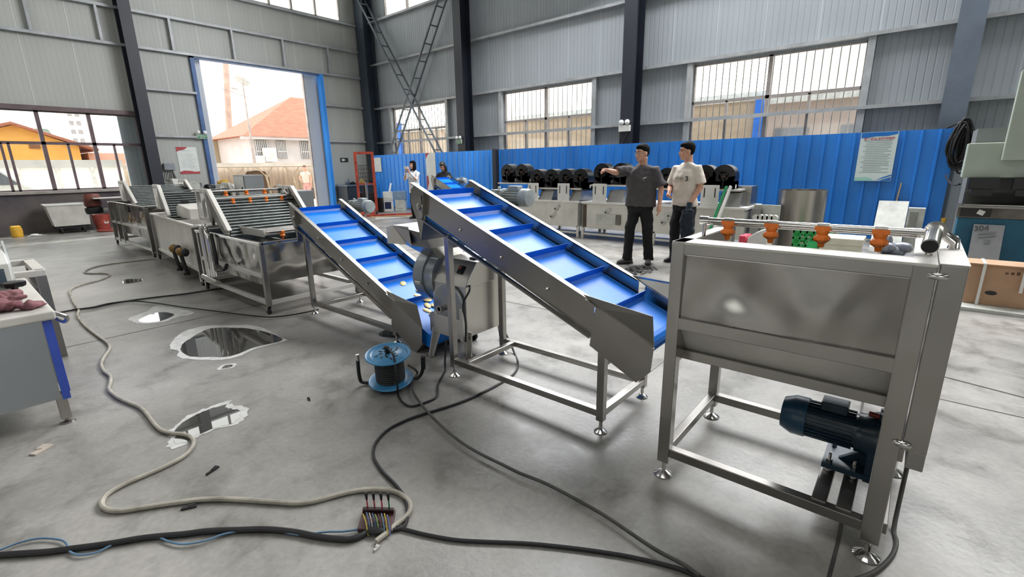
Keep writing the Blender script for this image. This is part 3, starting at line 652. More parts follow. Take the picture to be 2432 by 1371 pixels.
# ------------------------------------------------------------------ inclined belt conveyors
def conveyor(x0, x1, yt, zt, yb, zb, legs, k, label, motor, low=.43):
    t = thing('belt_conveyor', ((x0+x1)/2, (legs[0]+legs[1])/2, 0), label, 'conveyor', 'inclined conveyors with blue cleated belts')
    sl = (zt-zb)/(yt-yb); Z = lambda y: zb + sl*(y-yb); h = .215
    A = V((0, yb, zb)); cs = 1/math.sqrt(1+sl*sl)
    for x, s, m in ((x0, -1, M['steel']), (x1, 1, M['steel'])):
        w = MB().prism([(x, yt-.13, Z(yt-.13)), (x, yb-.06, Z(yb-.06)), (x, yb-.06, Z(yb-.06)-h), (x, yt-.1, Z(yt-.1)-h+.03)], (.006, 0, 0))
        for dz, y1 in ((0, yt), (-h, yt-.08)):      # channel flanges turned outwards
            w.prism([(x-.034 if s < 0 else x, y1, Z(y1)+dz), (x-.034 if s < 0 else x, yb-.05, Z(yb-.05)+dz), (x-.034 if s < 0 else x, yb-.05, Z(yb-.05)+dz-.008), (x-.034 if s < 0 else x, y1, Z(y1)+dz-.008)], (.04, 0, 0))
        w.prism([(x-.03 if s < 0 else x+.03, yt-.13, Z(yt-.13)), (x-.03 if s < 0 else x+.03, yt-.1, Z(yt-.1)-h+.03), (x, yt-.1, Z(yt-.1)-h+.03), (x, yt-.13, Z(yt-.13))], (0, -.004, 0))
        sr = w.build('side_rail', m, t)
        for q in (.25, .5, .75):
            y = yt-.1-(yt-yb)*q; bo = MB().lathe([(0, 0), (.011, 0), (.011, .008), (.006, .014), (0, .014)], (x, y, Z(y)-h*.55), (s, 0, 0), 10); bo.build('bolt', M['chrome'], sr)
        # head bracket with bearing
        hb = MB().prism([(x+.002*s, yt+.04, Z(yt)-.05), (x+.002*s, yt-.02, Z(yt)-.005), (x+.002*s, yt-.12, Z(yt)-.05), (x+.002*s, yt-.1, Z(yt)-.26), (x+.002*s, yt+.0, Z(yt)-.26), (x+.002*s, yt+.05, Z(yt)-.14)], (.005, 0, 0)).build('head_bracket', M['steel'], t)
        if s < 0:
            be = MB().lathe([(0, 0), (.034, 0), (.034, .012), (.02, .016), (.02, .026), (.012, .028), (0, .02)], (x, yt-.06, Z(yt)-.17), (s, 0, 0), 16); be.bar((x-.006, yt-.06, Z(yt)-.25), (x-.006, yt-.06, Z(yt)-.09), .04, .012, (1, 0, 0)); be.build('bearing', M['tube'], hb, smooth=True)
    # belt: upper run, wraps and return run
    db = .085; bt = []
    xa, xb = x0+.012, x1-.012; ye = yb-low*k
    up = [(y, Z(y)-db) for y in (yt-.04, yt-.4, yb, ye)]
    ct = V((0, yt-.04, Z(yt-.04)-db-.06)); cb = V((0, ye, Z(ye)-db-.06)); ang = math.atan(sl)
    prof = [(ct.y+.06*math.sin(a), ct.z+.06*math.cos(a)) for a in [ -ang+PI*i/8 for i in range(9)]] + [(cb.y+.06*math.sin(a), cb.z+.06*math.cos(a)) for a in [ -ang+PI+PI*i/8 for i in range(9)]]
    b = MB().prism([(xa, y, z) for y, z in prof], (xb-xa, 0, 0)); belt = b.build('belt', M['belt'], t)
    L = math.hypot(yt-.05-ye, (yt-.05-ye)*sl); nC = 7
    for i in range(nC):
        y = yt-.075-i*(.292*k); z = Z(y)-db+.004
        if y < ye+.05: break
        nn = V((0, -sl*cs, cs)); p = V((0, y, z))
        c = MB().prism([p+V((xa+.025, 0, 0)), p+V((xa+.025, .012, .012*sl)), p+V((xa+.025, .003, 0))+nn*.062, p+V((xa+.025, -.003, 0))+nn*.062], (xb-xa-.05, 0, 0)); c.prism([p+V((xa+.025, .02, .02*sl)), p+V((xa+.025, -.02, -.02*sl)), p+V((xa+.025, 0, 0))+nn*.02], (xb-xa-.05, 0, 0))
        c.build('cleat', M['cleat'], belt)
    # feed hopper at the low end: flat cheek plates with a flared guard on top
    for x, s in ((x0, -1), (x1, 1)):
        P = lambda dy, dz, o=0: (x+s*o, yb+dy*k, zb+dz*k)
        c = MB().prism([P(-.09, -.06, .036), P(-.06, -.28, .036), P(-.345, -.42, .036), P(-.42, -.34, .036), P(-.43, -.21, .036)], (.004*s, 0, 0)).build('hopper_cheek', M['steel'], t)
        g = MB().prism([P(0, 0, .02), P(-.43, -.03, .075), P(-.43, -.21, .036), P(-.09, -.06, .036)], (.004, 0, 0)); g.bar(P(-.03, -.02, .04), P(-.43, -.21, .04), .012, .008); g.build('hopper_guard', M['steel'], t)
    MB().quad((x0-.036, yb-.345*k, zb-.42*k), (x1+.036, yb-.345*k, zb-.42*k), (x1+.036, yb-.42*k, zb-.34*k), (x0-.036, yb-.42*k, zb-.34*k)).build('hopper_end', M['steel_dk'], t)
    # frame
    yu, yl = legs
    for x in (x0, x1):
        for y, top in ((yu, Z(yu)-h), (yl, Z(yl)-h+.02)):
            MB().box((x-.022, y-.022, .075), (x+.022, y+.022, top)).build('leg', M['tube'], t, bevel=.003); foot(t, x, y, r=.038)
    fr = MB()
    for x in (x0, x1): fr.box((x-.02, yl+.02, .1), (x+.02, yu-.02, .14))
    for y in (yl, yu-.12): fr.box((x0+.02, y-.02, .1), (x1-.02, y+.02, .14))
    fr.build('base_frame', M['tube'], t, bevel=.003)
    MB().box((x0, yu-.018, Z(yu)-h-.09), (x1, yu+.018, Z(yu)-h-.055)).build('cross_bar', M['tube_dk'], t); MB().box((x0, yl-.018, Z(yl)-h-.13), (x1, yl+.018, Z(yl)-h-.095)).build('cross_bar', M['tube_dk'], t)
    # discharge chute
    MB().add([(x0-.0, yt+.03, Z(yt)-.1), (x1, yt+.03, Z(yt)-.1), (x1-.02, yt-.01, Z(yt)-.42), (x0+.02, yt-.01, Z(yt)-.42), (x0, yt-.08, Z(yt)-.26), (x1, yt-.08, Z(yt)-.26)], [(0,1,2,3), (0,3,4), (1,5,2)]).build('chute', M['steel'], t)
    gear_motor(t, motor, .07, .26, M['grey_motor'])
    return t
conveyor(2.19, 2.735, 2.76, 1.40, 1.33, .81, (2.43, 1.205), 1.0, 'blue belt conveyor leading up from the spray tank to the cutter', (2.93, 2.42, 1.26), low=.3)
conveyor(2.34, 2.89, 5.01, 1.175, 3.41, .475, (4.775, 3.335), 1.13, 'blue belt conveyor carrying yellow slices from cutter to the washer', (3.06, 4.78, 1.09))
slice_m = mat('potato_slice', '#e6cf8e', .45, 0, .1, 20)
def zc1(y): return .475+.4375*(y-3.41)-.085
sps = [(2.61, 3.55), (2.68, 3.41), (2.73, 3.38), (2.62, 3.35), (2.69, 3.33), (2.65, 3.26), (2.74, 3.29), (2.6, 3.2), (2.66, 3.17), (2.55, 3.15), (2.56, 3.09)]
for i, (x, y) in enumerate(sps):
    a = random.uniform(0, PI); R = Matrix.Rotation(math.atan(.4375), 3, 'X') @ Matrix.Rotation(a, 3, 'Z')
    MB().ell((x, y, zc1(y)+.009+.004*(i % 3)), (.042, .029, .006), 16, 6, R=R).build('potato_slice', slice_m, smooth=True, cat='vegetable slice', group='slices at the low end of the belt below the cutter',
        label='single pale yellow slice lying uphill of the others on blue belt' if i == 0 else 'pale yellow slice in the cluster on the blue belt under the cutter')

# ------------------------------------------------------------------ cutter
def cutter():
    t = thing('vegetable_cutter', (2.62, 2.66, 0), 'stainless vegetable cutter with round drum between the two blue conveyors', 'machine')
    st = steel('cutter_steel', '#cfccc5', .33, .2)
    MB().box((2.4, 2.5, .22), (2.84, 2.88, .62)).build('housing', st, t, bevel=.004)
    MB().prism([(2.39, 2.49, .62), (2.85, 2.49, .62), (2.85, 2.49, .8), (2.52, 2.49, .8), (2.42, 2.49, .68)], (0, .4, 0)).build('hood', st, t, bevel=.004)
    MB().lathe([(0, 0), (.205, 0), (.21, .01), (.21, .1), (.225, .1), (.225, .215), (.21, .23), (0, .23)], (2.585, 2.86, .63), (0, 1, 0), 40).build('drum', mat('drum_grey', '#9aa0a4', .35, .6, .1, 3), t, smooth=True)
    l = MB().cbox((2.36, 3.0, .6), (.03, .07, .025)); l.tube([(2.35, 3.03, .6), (2.35, 2.96, .6)], .01, 8); l.build('drum_latch', M['chrome'], t)
    MB().lathe([(0, 0), (.165, 0), (.17, .006), (.17, .02), (.155, .026), (0, .026)], (2.4, 2.68, .46), (-1, 0, 0), 36).build('side_cover', mat('cover_grey', '#a3a6a7', .32, .8, .08, 3), t, smooth=True)
    p = MB().lathe([(.014, 0), (.024, 0), (.024, .06), (.03, .06), (.03, .075), (.017, .075), (.017, .01)], (2.375, 2.7, .44), (-1, 0, 0), 18, cap=False); p.build('outlet_stub', M['tube'], t, smooth=True)
    MB().box((2.37, 2.5, .2), (2.41, 2.9, .36)).build('lower_panel', st, t, bevel=.003)
    MB().bar((2.36, 2.51, .2), (2.36, 2.51, .46), .03, .02).build('guard_strip', M['white_steel'], t)
    h = MB()          # feed tray and funnel over the drum
    h.add([(2.28, 3.18, 1.06), (2.28, 2.78, 1.02), (2.76, 2.78, 1.02), (2.76, 3.18, 1.06), (2.34, 3.1, .9), (2.34, 2.8, .9), (2.74, 2.8, .9), (2.74, 3.1, .9), (2.45, 2.98, .8), (2.45, 2.84, .8), (2.7, 2.84, .8), (2.7, 2.98, .8)],
          [(0,1,5,4), (1,2,6,5), (2,3,7,6), (3,0,4,7), (4,5,9,8), (5,6,10,9), (6,7,11,10), (7,4,8,11)])
    h.build('feed_hopper', M['steel_dk'], t)
    MB().add([(2.28, 3.18, 1.06), (2.26, 3.24, 1.04), (2.26, 3.24, .91), (2.34, 3.1, .9), (2.28, 2.98, 1.06), (2.3, 2.98, .9)], [(0,1,2,3), (0,3,5,4)]).build('hopper_lip', st, t)
    sw = MB().cbox((2.46, 2.6, .735), (.07, .055, .02), Matrix.Rotation(-.87, 3, 'Y')).build('switch_box', M['black'], t, bevel=.004)
    MB().cbox((2.45, 2.6, .755), (.03, .03, .006), Matrix.Rotation(-.87, 3, 'Y')).build('switch_display', mat('red_grey_display', '#7d4b42', .3), sw)
    b = MB().cbox((2.62, 2.58, .81), (.12, .06, .014)); b.build('hinge', M['black'], t, bevel=.003)
    for x, y, dx, dy in ((2.42, 2.86, -.09, .0), (2.42, 2.52, -.01, -.02), (2.82, 2.52, 0, -.01), (2.82, 2.86, 0, 0)):
        lg = MB(); w0, w1 = .045, .024; a = V((x, y, .26)); c = V((x+dx, y+dy, .07 if dx > -.05 else .006)); 
        lg.prism([a+V((-w0, 0, 0)), a+V((w0, 0, 0)), c+V((w1, 0, 0)), c+V((-w1, 0, 0))], (0, .01, 0)); lg.prism([a+V((0, -w0, 0)), a+V((0, w0, 0)), c+V((0, w1, 0)), c+V((0, -w1, 0))], (.01, 0, 0))
        lg.build('leg', st, t)
        if dx < -.05: MB().box((c.x-.03, c.y-.03, 0), (c.x+.03, c.y+.03, .008)).build('foot_plate', M['tube'], t)
        elif y < 2.6: caster(t, c.x, c.y-.01, .08, .036, M['orange'] if False else mat('red_wheel', '#b5381f', .45))
        else: caster(t, c.x, c.y-.01, .08, .036)
    MB().tube(smooth_path([(2.44, 2.49, .63), (2.4, 2.46, .6), (2.36, 2.49, .5), (2.36, 2.47, .36), (2.37, 2.49, .2)]), .008, 7).build('control_cable', M['cable'], t)
    return t
cutter()
# ------------------------------------------------------------------ washing line
def sectank(t, x0, x1, y0, y1, zr, closed):
    st, tb = M['steel_wavy'], M['white_steel']
    w = .045
    rim = MB()
    for a, b in (((x0, y0), (x0, y1)), ((x1, y0), (x1, y1))): rim.bar((a[0], a[1]-w/2, zr-.015), (b[0], b[1]+w/2, zr-.015), w, .03)
    for y in (y0, y1): rim.bar((x0, y, zr-.015), (x1, y, zr-.015), w, .03)
    rim.build('rim', M['chrome'] if not closed else tb, t, bevel=.004)
    zb = .17 if closed else .3
    # tank walls; open tanks taper to a raised floor
    d = .0 if closed else .16
    p = [(x0+.012, y0+.012), (x1-.012, y0+.012), (x1-.012, y1-.012), (x0+.012, y1-.012)]
    q = [(x0+.012+.02*(not closed), y0+.012+d), (x1-.03, y0+.012+d), (x1-.03, y1-.03), (x0+.012+.02*(not closed), y1-.03)]
    zm = zr-.22 if not closed else zr-.1
    vs = [(x, y, zr-.02) for x, y in p] + [(x, y, zm) for x, y in p] + [(x, y, zb) for x, y in q]
    fs = [(i, (i+1) % 4, 4+(i+1) % 4, 4+i) for i in range(4)] + [(4+i, 4+(i+1) % 4, 8+(i+1) % 4, 8+i) for i in range(4)] + [(8, 9, 10, 11)]
    MB().add(vs, fs).build('tank', M['white_steel'] if closed else st, t)
    if not closed: MB().quad((x0+.03, y0+.03, zr-.14), (x1-.03, y0+.03, zr-.14), (x1-.03, y1-.03, zr-.14), (x0+.03, y1-.03, zr-.14)).build('water', mat('tank_water', '#39434a', .06, 0, .2, 4, bump=.1, bscale=9), t)
    return t
def legs_and_rails(t, x0, x1, ys, zr, wd=.05, mid=True, low=True, dark=False):
    m = M['tube_dk'] if dark else M['tube']
    for x in (x0, x1):
        for y in ys: MB().box((x-wd/2, y-wd/2, .1), (x+wd/2, y+wd/2, zr-.03)).build('leg', m, t, bevel=.003)
        for y in (ys[0], ys[-1]): caster(t, x, y+.03, .1, .04)
    r = MB()
    for x in (x0, x1):
        if low: r.bar((x, ys[0], .13), (x, ys[-1], .13), .045)
        if mid: r.bar((x, ys[0], zr*.54), (x, ys[-1], zr*.54), .045)
    for y in (ys[0], ys[-1]): r.bar((x0, y, .13), (x1, y, .13), .045)
    r.build('frame_rail', M['white_steel'], t, bevel=.003)
def incline(t, x0, x1, yb, zb, yt, zt, bars=True):
    """Rising slat belt with its cheek plates, slotted head frame and roller slats."""
    st = M['white_steel']; h = .1
    for x in (x0, x1):
        MB().prism([(x, yt, zt), (x, yt-.08, zt), (x, yb-.06, zb), (x, yb+.05, zb-.12), (x, yt, zt-.3)], (.012, 0, 0)).build('side_plate', M['steel'], t)
        MB().prism([(x-.03, yt-.01, zt+.006), (x-.03, yt-.09, zt+.006), (x-.03, yb-.08, zb+.01), (x-.03, yb+.02, zb+.01)], (.045, 0, 0)).build('cheek_cap', st, t)
        f = MB()          # head frame with two slots
        for y in (yt, yt+.16, yt+.32): f.bar((x-.012, y, zt-.36), (x-.012, y, zt), .03, .035, (1, 0, 0))
        for z in (zt-.01, zt-.36): f.bar((x-.012, yt-.02, z), (x-.012, yt+.335, z), .03, .04, (0, 0, 1))
        f.build('head_frame', st, t)
    a = V((0, yb, zb-.06)); b = V((0, yt+.05, zt-.1)); n = int((b-a).length/.05)
    s = MB()
    for i in range(n+1):
        p = a.lerp(b, i/n); s.tube([(x0+.015, p.y, p.z), (x1-.005, p.y, p.z)], .012, 6)
    s.add([(x0+.02, a.y, a.z-.02), (x1-.01, a.y, a.z-.02), (x1-.01, b.y, b.z-.02), (x0+.02, b.y, b.z-.02)], [(0,1,2,3)])
    s.build('slat_belt', M['slat'], t)

def washer_near():
    t = thing('bubble_washer', (2.5, 6, 0), 'washing tank with orange nozzles and spray bars, nearest the blue belts', 'machine', 'washing tanks standing end to end')
    x0, x1, zr = 2.02, 3.1, .78
    sectank(t, x0, x1, 5.12, 7.0, zr, False)
    legs_and_rails(t, x0, x1, (5.12, 6.95), zr)
    rb = MB()         # roller deck at the feed end
    for i in range(9): y = 5.55+i*.1; rb.tube([(x0+.24, y, .80), (x1-.03, y, .80)], .019, 8)
    rb.build('roller_deck', M['tube'], t)
    MB().prism([(x0+.2, 5.5, .78), (x0+.2, 6.3, .78), (x0+.2, 6.3, .86), (x0+.2, 5.5, .86)], (.012, 0, 0)).build('deck_plate', M['white_steel'], t)
    MB().box((x0+.24, 5.2, .74), (x0+.27, 5.5, .78)).build('deck_bracket', M['chrome'], t)
    MB().tube([(x0+.22, 5.48, .83), (x1-.05, 5.48, .83)], .017, 10).build('spray_bar', M['tube'], t, smooth=True)
    for x in (2.42, 2.63, 2.86): nozzle(t, (x, 5.48, .82), 1.05)
    incline(t, 2.06, 3.06, 6.05, .83, 6.52, 1.29)
    for y, z, xs in ((6.78, 1.25, (2.35, 2.6, 2.83)), (6.5, 1.17, (2.32, 2.52, 2.72, 2.92))):
        MB().tube([(2.1, y, z), (3.08, y, z)], .018, 10).build('spray_bar', M['chrome'], t, smooth=True)
        for x in xs: nozzle(t, (x, y, z-.01), 1.05)
    sb = MB()
    for x in (2.1, 3.06): sb.bar((x, 6.4, 1.0), (x, 6.85, 1.28), .09, .02, (1, 0, 0)); sb.bar((x, 6.62, .85), (x, 6.62, 1.2), .03)
    sb.build('spray_bar_bracket', M['steel'], t)
    MB().lathe([(0, -.05), (.15, -.05), (.16, 0), (.15, .05), (0, .05)], (3.16, 6.75, 1.1), (1, 0, 0), 24).build('drive_guard', M['black'], t, smooth=True)
    pp = MB().tube(smooth_path([(1.96, 6.62, .18), (1.96, 6.62, .78), (1.96, 6.55, .86), (1.96, 6.46, .8), (1.96, 6.45, .25)]), .03, 10)
    pp.tube([(1.93, 6.75, .22), (1.97, 6.4, .18)], .035, 10); pp.build('overflow_pipe', M['chrome'], t, smooth=True)
    MB().tube(smooth_path([(1.97, 6.35, .78), (1.95, 6.25, .55), (1.95, 6.25, .42), (1.96, 6.1, .38), (1.97, 6.0, .45)]), .02, 8).build('drain_hose', M['cable'], t, smooth=True)
    return t
washer_near()
def washer_mid():
    t = thing('bubble_washer', (2.05, 7.2, 0), 'closed-sided washing tank with two brown valves low on its pale panel, middle of the line', 'machine', 'washing tanks standing end to end')
    x0, x1, y0, y1, zr = 2.05, 3.15, 7.22, 10.15, .82
    sectank(t, x0, x1, y0, y1, zr, True)
    legs_and_rails(t, x0, x1, (y0, y1), zr, .06, mid=False, low=False, dark=True)
    MB().box((x0-.03, y0-.02, .06), (x0-.01, y0+.03, .8)).build('end_trim', M['white_steel'], t)
    MB().box((x0-.012, y0+.1, .175), (x0+.03, y1-.1, .215)).build('bottom_lip', M['white_steel'], t)
    for y in (8.2, 7.75):
        v = MB().tube([(x0-.01, y, .42), (x0-.12, y, .42)], .028, 10); v.ell((x0-.1, y, .42), (.06, .075, .06), 12, 8); v.ell((x0-.06, y-.09, .42), (.05, .06, .055), 10, 7)
        vv = v.build('drain_valve', M['brass'], t, smooth=True)
        MB().ell((x0-.07, y-.12, .42), (.05, .05, .06), 10, 7).build('valve_cap', M['black'], vv, smooth=True)
        MB().tube(smooth_path([(x0-.1, y, .36), (x0-.09, y-.05, .22), (x0-.06, y-.02, .1), (x0-.03, y+.12, .12), (x0-.05, y+.25, .06)]), .025, 8).build('drain_hose', M['cable'], vv, smooth=True)
    h = MB().prism([(x0+.15, 8.05, .82), (x0+.15, 8.9, .82), (x0+.15, 8.9, .98), (x0+.15, 8.7, 1.02), (x0+.15, 8.05, .98)], (.8, 0, 0)); h.build('motor_hood', M['white_steel'], t, bevel=.01)
    MB().box((x0+.2, 8.72, .98), (x0+.3, 8.82, 1.06)).build('hood_clip', M['black'], t)
    incline(t, x0+.05, x1-.04, 8.95, .84, 9.35, 1.3)
    t.rotation_euler.z = math.radians(-4.6)
    return t
wm = washer_mid()
def washer_far():
    t = thing('bubble_washer', (2.6, 11.8, 0), 'open-framed washing tank by the dirty dark plinth with a bare rising slat belt', 'machine', 'washing tanks standing end to end')
    x0, x1, y0, y1, zr = 2.28, 3.4, 10.42, 13.2, .92
    sectank(t, x0, x1, y0, y1, zr, False)
    legs_and_rails(t, x0, x1, (y0, 12.35, 12.75, y1), zr, .06, dark=True)
    incline(t, x0+.05, x1-.05, 11.25, .94, 11.8, 1.34)
    MB().box((x0-.25, 13.1, .98), (x0+.6, 13.35, 1.0)).build('side_shelf', M['white_steel'], t)
    return t
wf = washer_far()
MB().lathe([(0, 0), (.12, 0), (.15, .05), (.15, .2), (.13, .27), (0, .28)], (2.05, 13.4, .8), (0, .2, 1), 22).build('drive_motor', mat('rusty_motor', '#6e3c2e', .6, .1, .25, 6), wf, smooth=True)
MB().lathe([(0, 0), (.14, 0), (.16, .04), (.16, .13), (0, .14)], (2.05, 13.38, .66), (0, .1, 1), 22).build('motor_base', M['black'], wf, smooth=True)
MB().bar((2.05, 13.38, .74), (2.32, 13.25, .74), .06).build('mount_arm', M['tube_dk'], wf)
def cabinet(x, y, z0, sx, sy, sz, label):
    t = thing('control_cabinet', (x, y, 0), label, 'cabinet')
    b = MB().box((x-sx/2, y-sy/2, z0), (x+sx/2, y+sy/2, z0+sz)).build('cabinet_body', mat('cabinet_grey', '#74787a', .4, .1, .06, 3), t, bevel=.008)
    MB().box((x-sx/2-.012, y-sy/2+.02, z0+.02), (x-sx/2, y+sy/2-.02, z0+sz-.02)).build('door', M['white'], t, bevel=.004)
    MB().cbox((x-sx/2-.018, y-sy/2+.08, z0+sz/2), (.02, .02, .08)).build('door_lock', M['black'], t)
    s = MB()
    for dx in (-1, 1):
        for dy in (-1, 1): s.bar((x+dx*(sx/2-.03), y+dy*(sy/2-.03), 0), (x+dx*(sx/2-.03), y+dy*(sy/2-.03), z0), .04)
    s.build('stand', M['tube_dk'], t)
cabinet(3.52, 9.0, .95, .32, .45, .48, 'grey control cabinet with white door, standing behind the middle washing tank')
cabinet(3.4, 7.1, .85, .26, .6, .36, 'dark grey control cabinet just behind the orange spray nozzles')
# ------------------------------------------------------------------ blue sheet fence and what hangs on it
FX = 11.2
def fence(y0, y1, m, label, pitch=.24):
    t = thing('sheet_fence', (FX, (y0+y1)/2, 0), label, 'fence', 'blue sheet metal fences')
    pts = []; n = int(round((y1-y0)/pitch)); p = (y1-y0)/n
    for i in range(n):
        a = y0+i*p; pts += [(a, 0), (a+p-.05, 0), (a+p-.038, .028), (a+p-.012, .028)]
    pts.append((y1, 0)); b = MB()
    for (a, d), (c, e) in zip(pts[:-1], pts[1:]): b.quad((FX-d, a, .06), (FX-e, c, .06), (FX-e, c, 2.0), (FX-d, a, 2.0))
    b.build('corrugated_sheet', m, t)
    r = MB()
    for z in (.1, 1.05, 1.95): r.bar((FX+.04, y0, z), (FX+.04, y1, z), .05)
    r.build('rail', M['navy'], t)
    for y in (y0+.05, (y0+y1)/2, y1-.05): MB().bar((FX+.09, y, 0), (FX+.09, y, 2.0), .06, .06, (0,1,0)).build('fence_post', M['navy'], t)
    return t
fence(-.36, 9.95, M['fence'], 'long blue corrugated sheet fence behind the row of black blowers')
fence(10.16, 16.46, M['fence_lit'], 'blue corrugated sheet fence, coloured brighter as if lit, behind the two women')
MB().box((FX-.12, 9.98, 0), (FX+.06, 10.12, 2.02)).build('fence_post', M['navy'], label='dark blue post where the two lengths of blue fence meet', cat='post')
tx_g = mat('print_grey', '#9aa6a6', .7, 0, .05); red_i = mat('print_red', '#b2454a', .6, 0, .1); blu_i = mat('print_blue', '#0e6ec2', .5, 0, .1); tea_i = mat('print_teal', '#9fd0c4', .6, 0, .05)
def board(name, label, cat, P, w, h, m, th=.012, frame=None):
    """Flat board; P(u, v, d) gives a point u across, v up, d out of its face."""
    t = thing(name, P(w/2, 0, 0), label, cat)
    MB().add([P(u, v, d) for d in (0, th) for u, v in ((0,0),(w,0),(w,h),(0,h))], [(0,3,2,1),(4,5,6,7),(0,1,5,4),(1,2,6,5),(2,3,7,6),(3,0,4,7)]).build('sheet', m, t)
    return t
P = lambda u, v, d: (FX-.03-d, .965-u, 1.13+v)
t = board('notice_board', 'blue and white operating rules board high on the blue fence', 'notice board', P, .545, .865, mat('poster_mint', '#cfdcd9', .45, 0, .03))
def pat(t, name, m, P, polys, d=.014):
    b = MB()
    for pl in polys: b.quad(*[P(u, v, d) for u, v in pl])
    return b.build(name, m, t)
pat(t, 'print_header', blu_i, P, [[(.01,.86),(.535,.86),(.535,.82),(.4,.79),(.22,.79),(.06,.765),(.01,.77)]])
pat(t, 'print_footer', tea_i, P, [[(.0,.0),(.3,.0),(.25,.05),(.15,.075),(.0,.06)]]); pat(t, 'print_footer', blu_i, P, [[(.3,.005),(.54,.09),(.54,.115),(.42,.07)], [(.36,.005),(.54,.005),(.54,.07)]])
random.seed(4); ln = []
for i in range(19):
    v = .71-.031*i
    u0 = .1 if i % 3 else .06; u1 = .48-random.uniform(0, .12)*(i % 2); ln.append([(u0, v), (u1, v), (u1, v+.011), (u0, v+.011)])
pat(t, 'print_lines', tx_g, P, ln)
text('lettering', '折弯机安全操作规程', .05, P(.28, .745, .016), (0,-1,0), (0,0,1), red_i, t, .0012)
P = lambda u, v, d: (FX-.03-d, 16.46-u, 1.38+v)
board('blank_board', 'small plain white board beside the red stacker mast', 'board', P, .46, .53, M['paper'])
P = lambda u, v, d: (FX-.03-d, 13.34-u, .7+v)
t = board('banner', 'white banner with red upper corner between the two women', 'banner', P, .5, 1.3, M['paper'])
pat(t, 'print_corner', red_i, P, [[(0,1.29),(.22,1.29),(.08,1.2),(0,1.1)], [(0,.0),(.0,.5),(.09,.55),(.12,.3)]])
P = lambda u, v, d: (4.89+u, GY-.004-d, 1.44+v)
t = board('wall_poster', 'white poster with torn-edge red bands on the gable wall by the gate', 'poster', P, .54, .8, M['paper'])
pat(t, 'print_band', red_i, P, [[(0,.8),(.3,.8),(.26,.76),(.2,.72),(.1,.7),(0,.66)], [(0,0),(.54,0),(.54,.07),(.4,.06),(.3,.085),(.12,.1),(0,.06)]])
pat(t, 'print_lines', tx_g, P, [[(.1,v),(.44-.05*(i%2),v),(.44-.05*(i%2),v+.008),(.1,v+.008)] for i, v in enumerate((.2,.26,.32,.38,.44,.5,.56,.69))])
# signs and emergency lamps
grn = mat('exit_green', '#0c7a45', .4, 0, .06); wht = mat('sign_white', '#e8efe9', .5, 0, .03); lens = mat('lamp_lens', '#e9ebea', .15, 0, .05)
def exit_sign(loc, ex, out, label, w=.3, h=.13, body='安全出口', lamps=True):
    ex = V(ex); out = V(out); up = V((0,0,1)); c = V(loc)
    R = Matrix((ex, -out, up)).transposed()
    t = thing('exit_sign', c, label, 'sign')
    MB().cbox(c, (w, .03, h), R).build('sign_case', M['white'], t)
    MB().cbox(c+out*.017, (w*.93, .004, h*.86), R).build('sign_face', grn, t)
    text('lettering', body, h*.5, c+out*.0215+up*h*.08, ex, up, wht, t)
    MB().cbox(c+out*.0205-up*h*.3, (w*.5, .003, h*.07), R).build('print_line', wht, t)
    if lamps:
        for s in (-1, 1):
            l = MB().ell(c+ex*s*w*.3+up*(h*.5+.06)+out*.02, (.055, .05, .055), 12, 8); l.bar(c+ex*s*w*.3+up*h*.45, c+ex*s*w*.3+up*(h*.5+.04), .03); l.build('lamp_head', lens, t, smooth=True)
    return t
exit_sign((5.62, GY-.13, 2.56), (1,0,0), (0,-1,0), 'green exit sign with twin lamps beside the gate opening')
exit_sign((11.38, 11.86, 2.32), (0,-1,0), (-1,0,0), 'green exit sign with twin lamps on the navy column behind the fence', w=.26)
t = thing('direction_sign', (10.5, GY, 1.8), 'small black sign with white arrow on the wall behind the bench', 'sign')
MB().box((10.34, GY-.02, 1.77), (10.68, GY, 1.93)).build('sign_face', mat('sign_black', '#12241c', .4), t)
a = MB(); a.prism([(10.38, GY-.023, 1.85), (10.46, GY-.023, 1.91), (10.46, GY-.023, 1.875), (10.54, GY-.023, 1.875), (10.54, GY-.023, 1.825), (10.46, GY-.023, 1.825), (10.46, GY-.023, 1.79)], (0,.001,0)); a.build('arrow', wht, t)
t = thing('emergency_lamp', (11.36, 5.86, 2.3), 'white twin-head emergency lamp on the navy column above the fence', 'lamp')
MB().box((11.33, 5.72, 2.3), (11.41, 6.02, 2.45)).build('case', M['white'], t, bevel=.008)
for y in (5.79, 5.95): MB().ell((11.34, y, 2.52), (.06, .065, .065), 14, 9).build('lamp_head', lens, t, smooth=True)
MB().tube([(11.38, 5.76, 2.3), (11.4, 5.9, 2.1), (11.4, 5.98, 1.9)], .01, 6).build('lamp_cord', M['cable_gr'], t)
# hanging cable bundle
t = thing('cable_bundle', (11.15, -.45, 1.4), 'thick hank of black cable hanging over the end of the blue fence', 'cable')
random.seed(9)
for i in range(22):
    w = random.uniform(.03, .19); hh = random.uniform(.28, .42); x = 11.08+random.uniform(-.05, .05); o = random.uniform(-.05, .05)
    pts = [(x+.02*math.sin(a*2+i), -.44+o+w*math.sin(a)*(1.-.25*math.cos(a)), 1.72+o+hh*math.cos(a)) for a in [2*PI*k/22 for k in range(22)]]
    MB().tube(pts, .016, 7, closed=True).build('cable_loop', M['cable'], t, smooth=True)
MB().tube(smooth_path([(11.1, -.44, 2.12), (11.2, -.3, 2.06), (11.3, -.2, 2.0)]), .014, 6).build('tie', M['cable'], t)

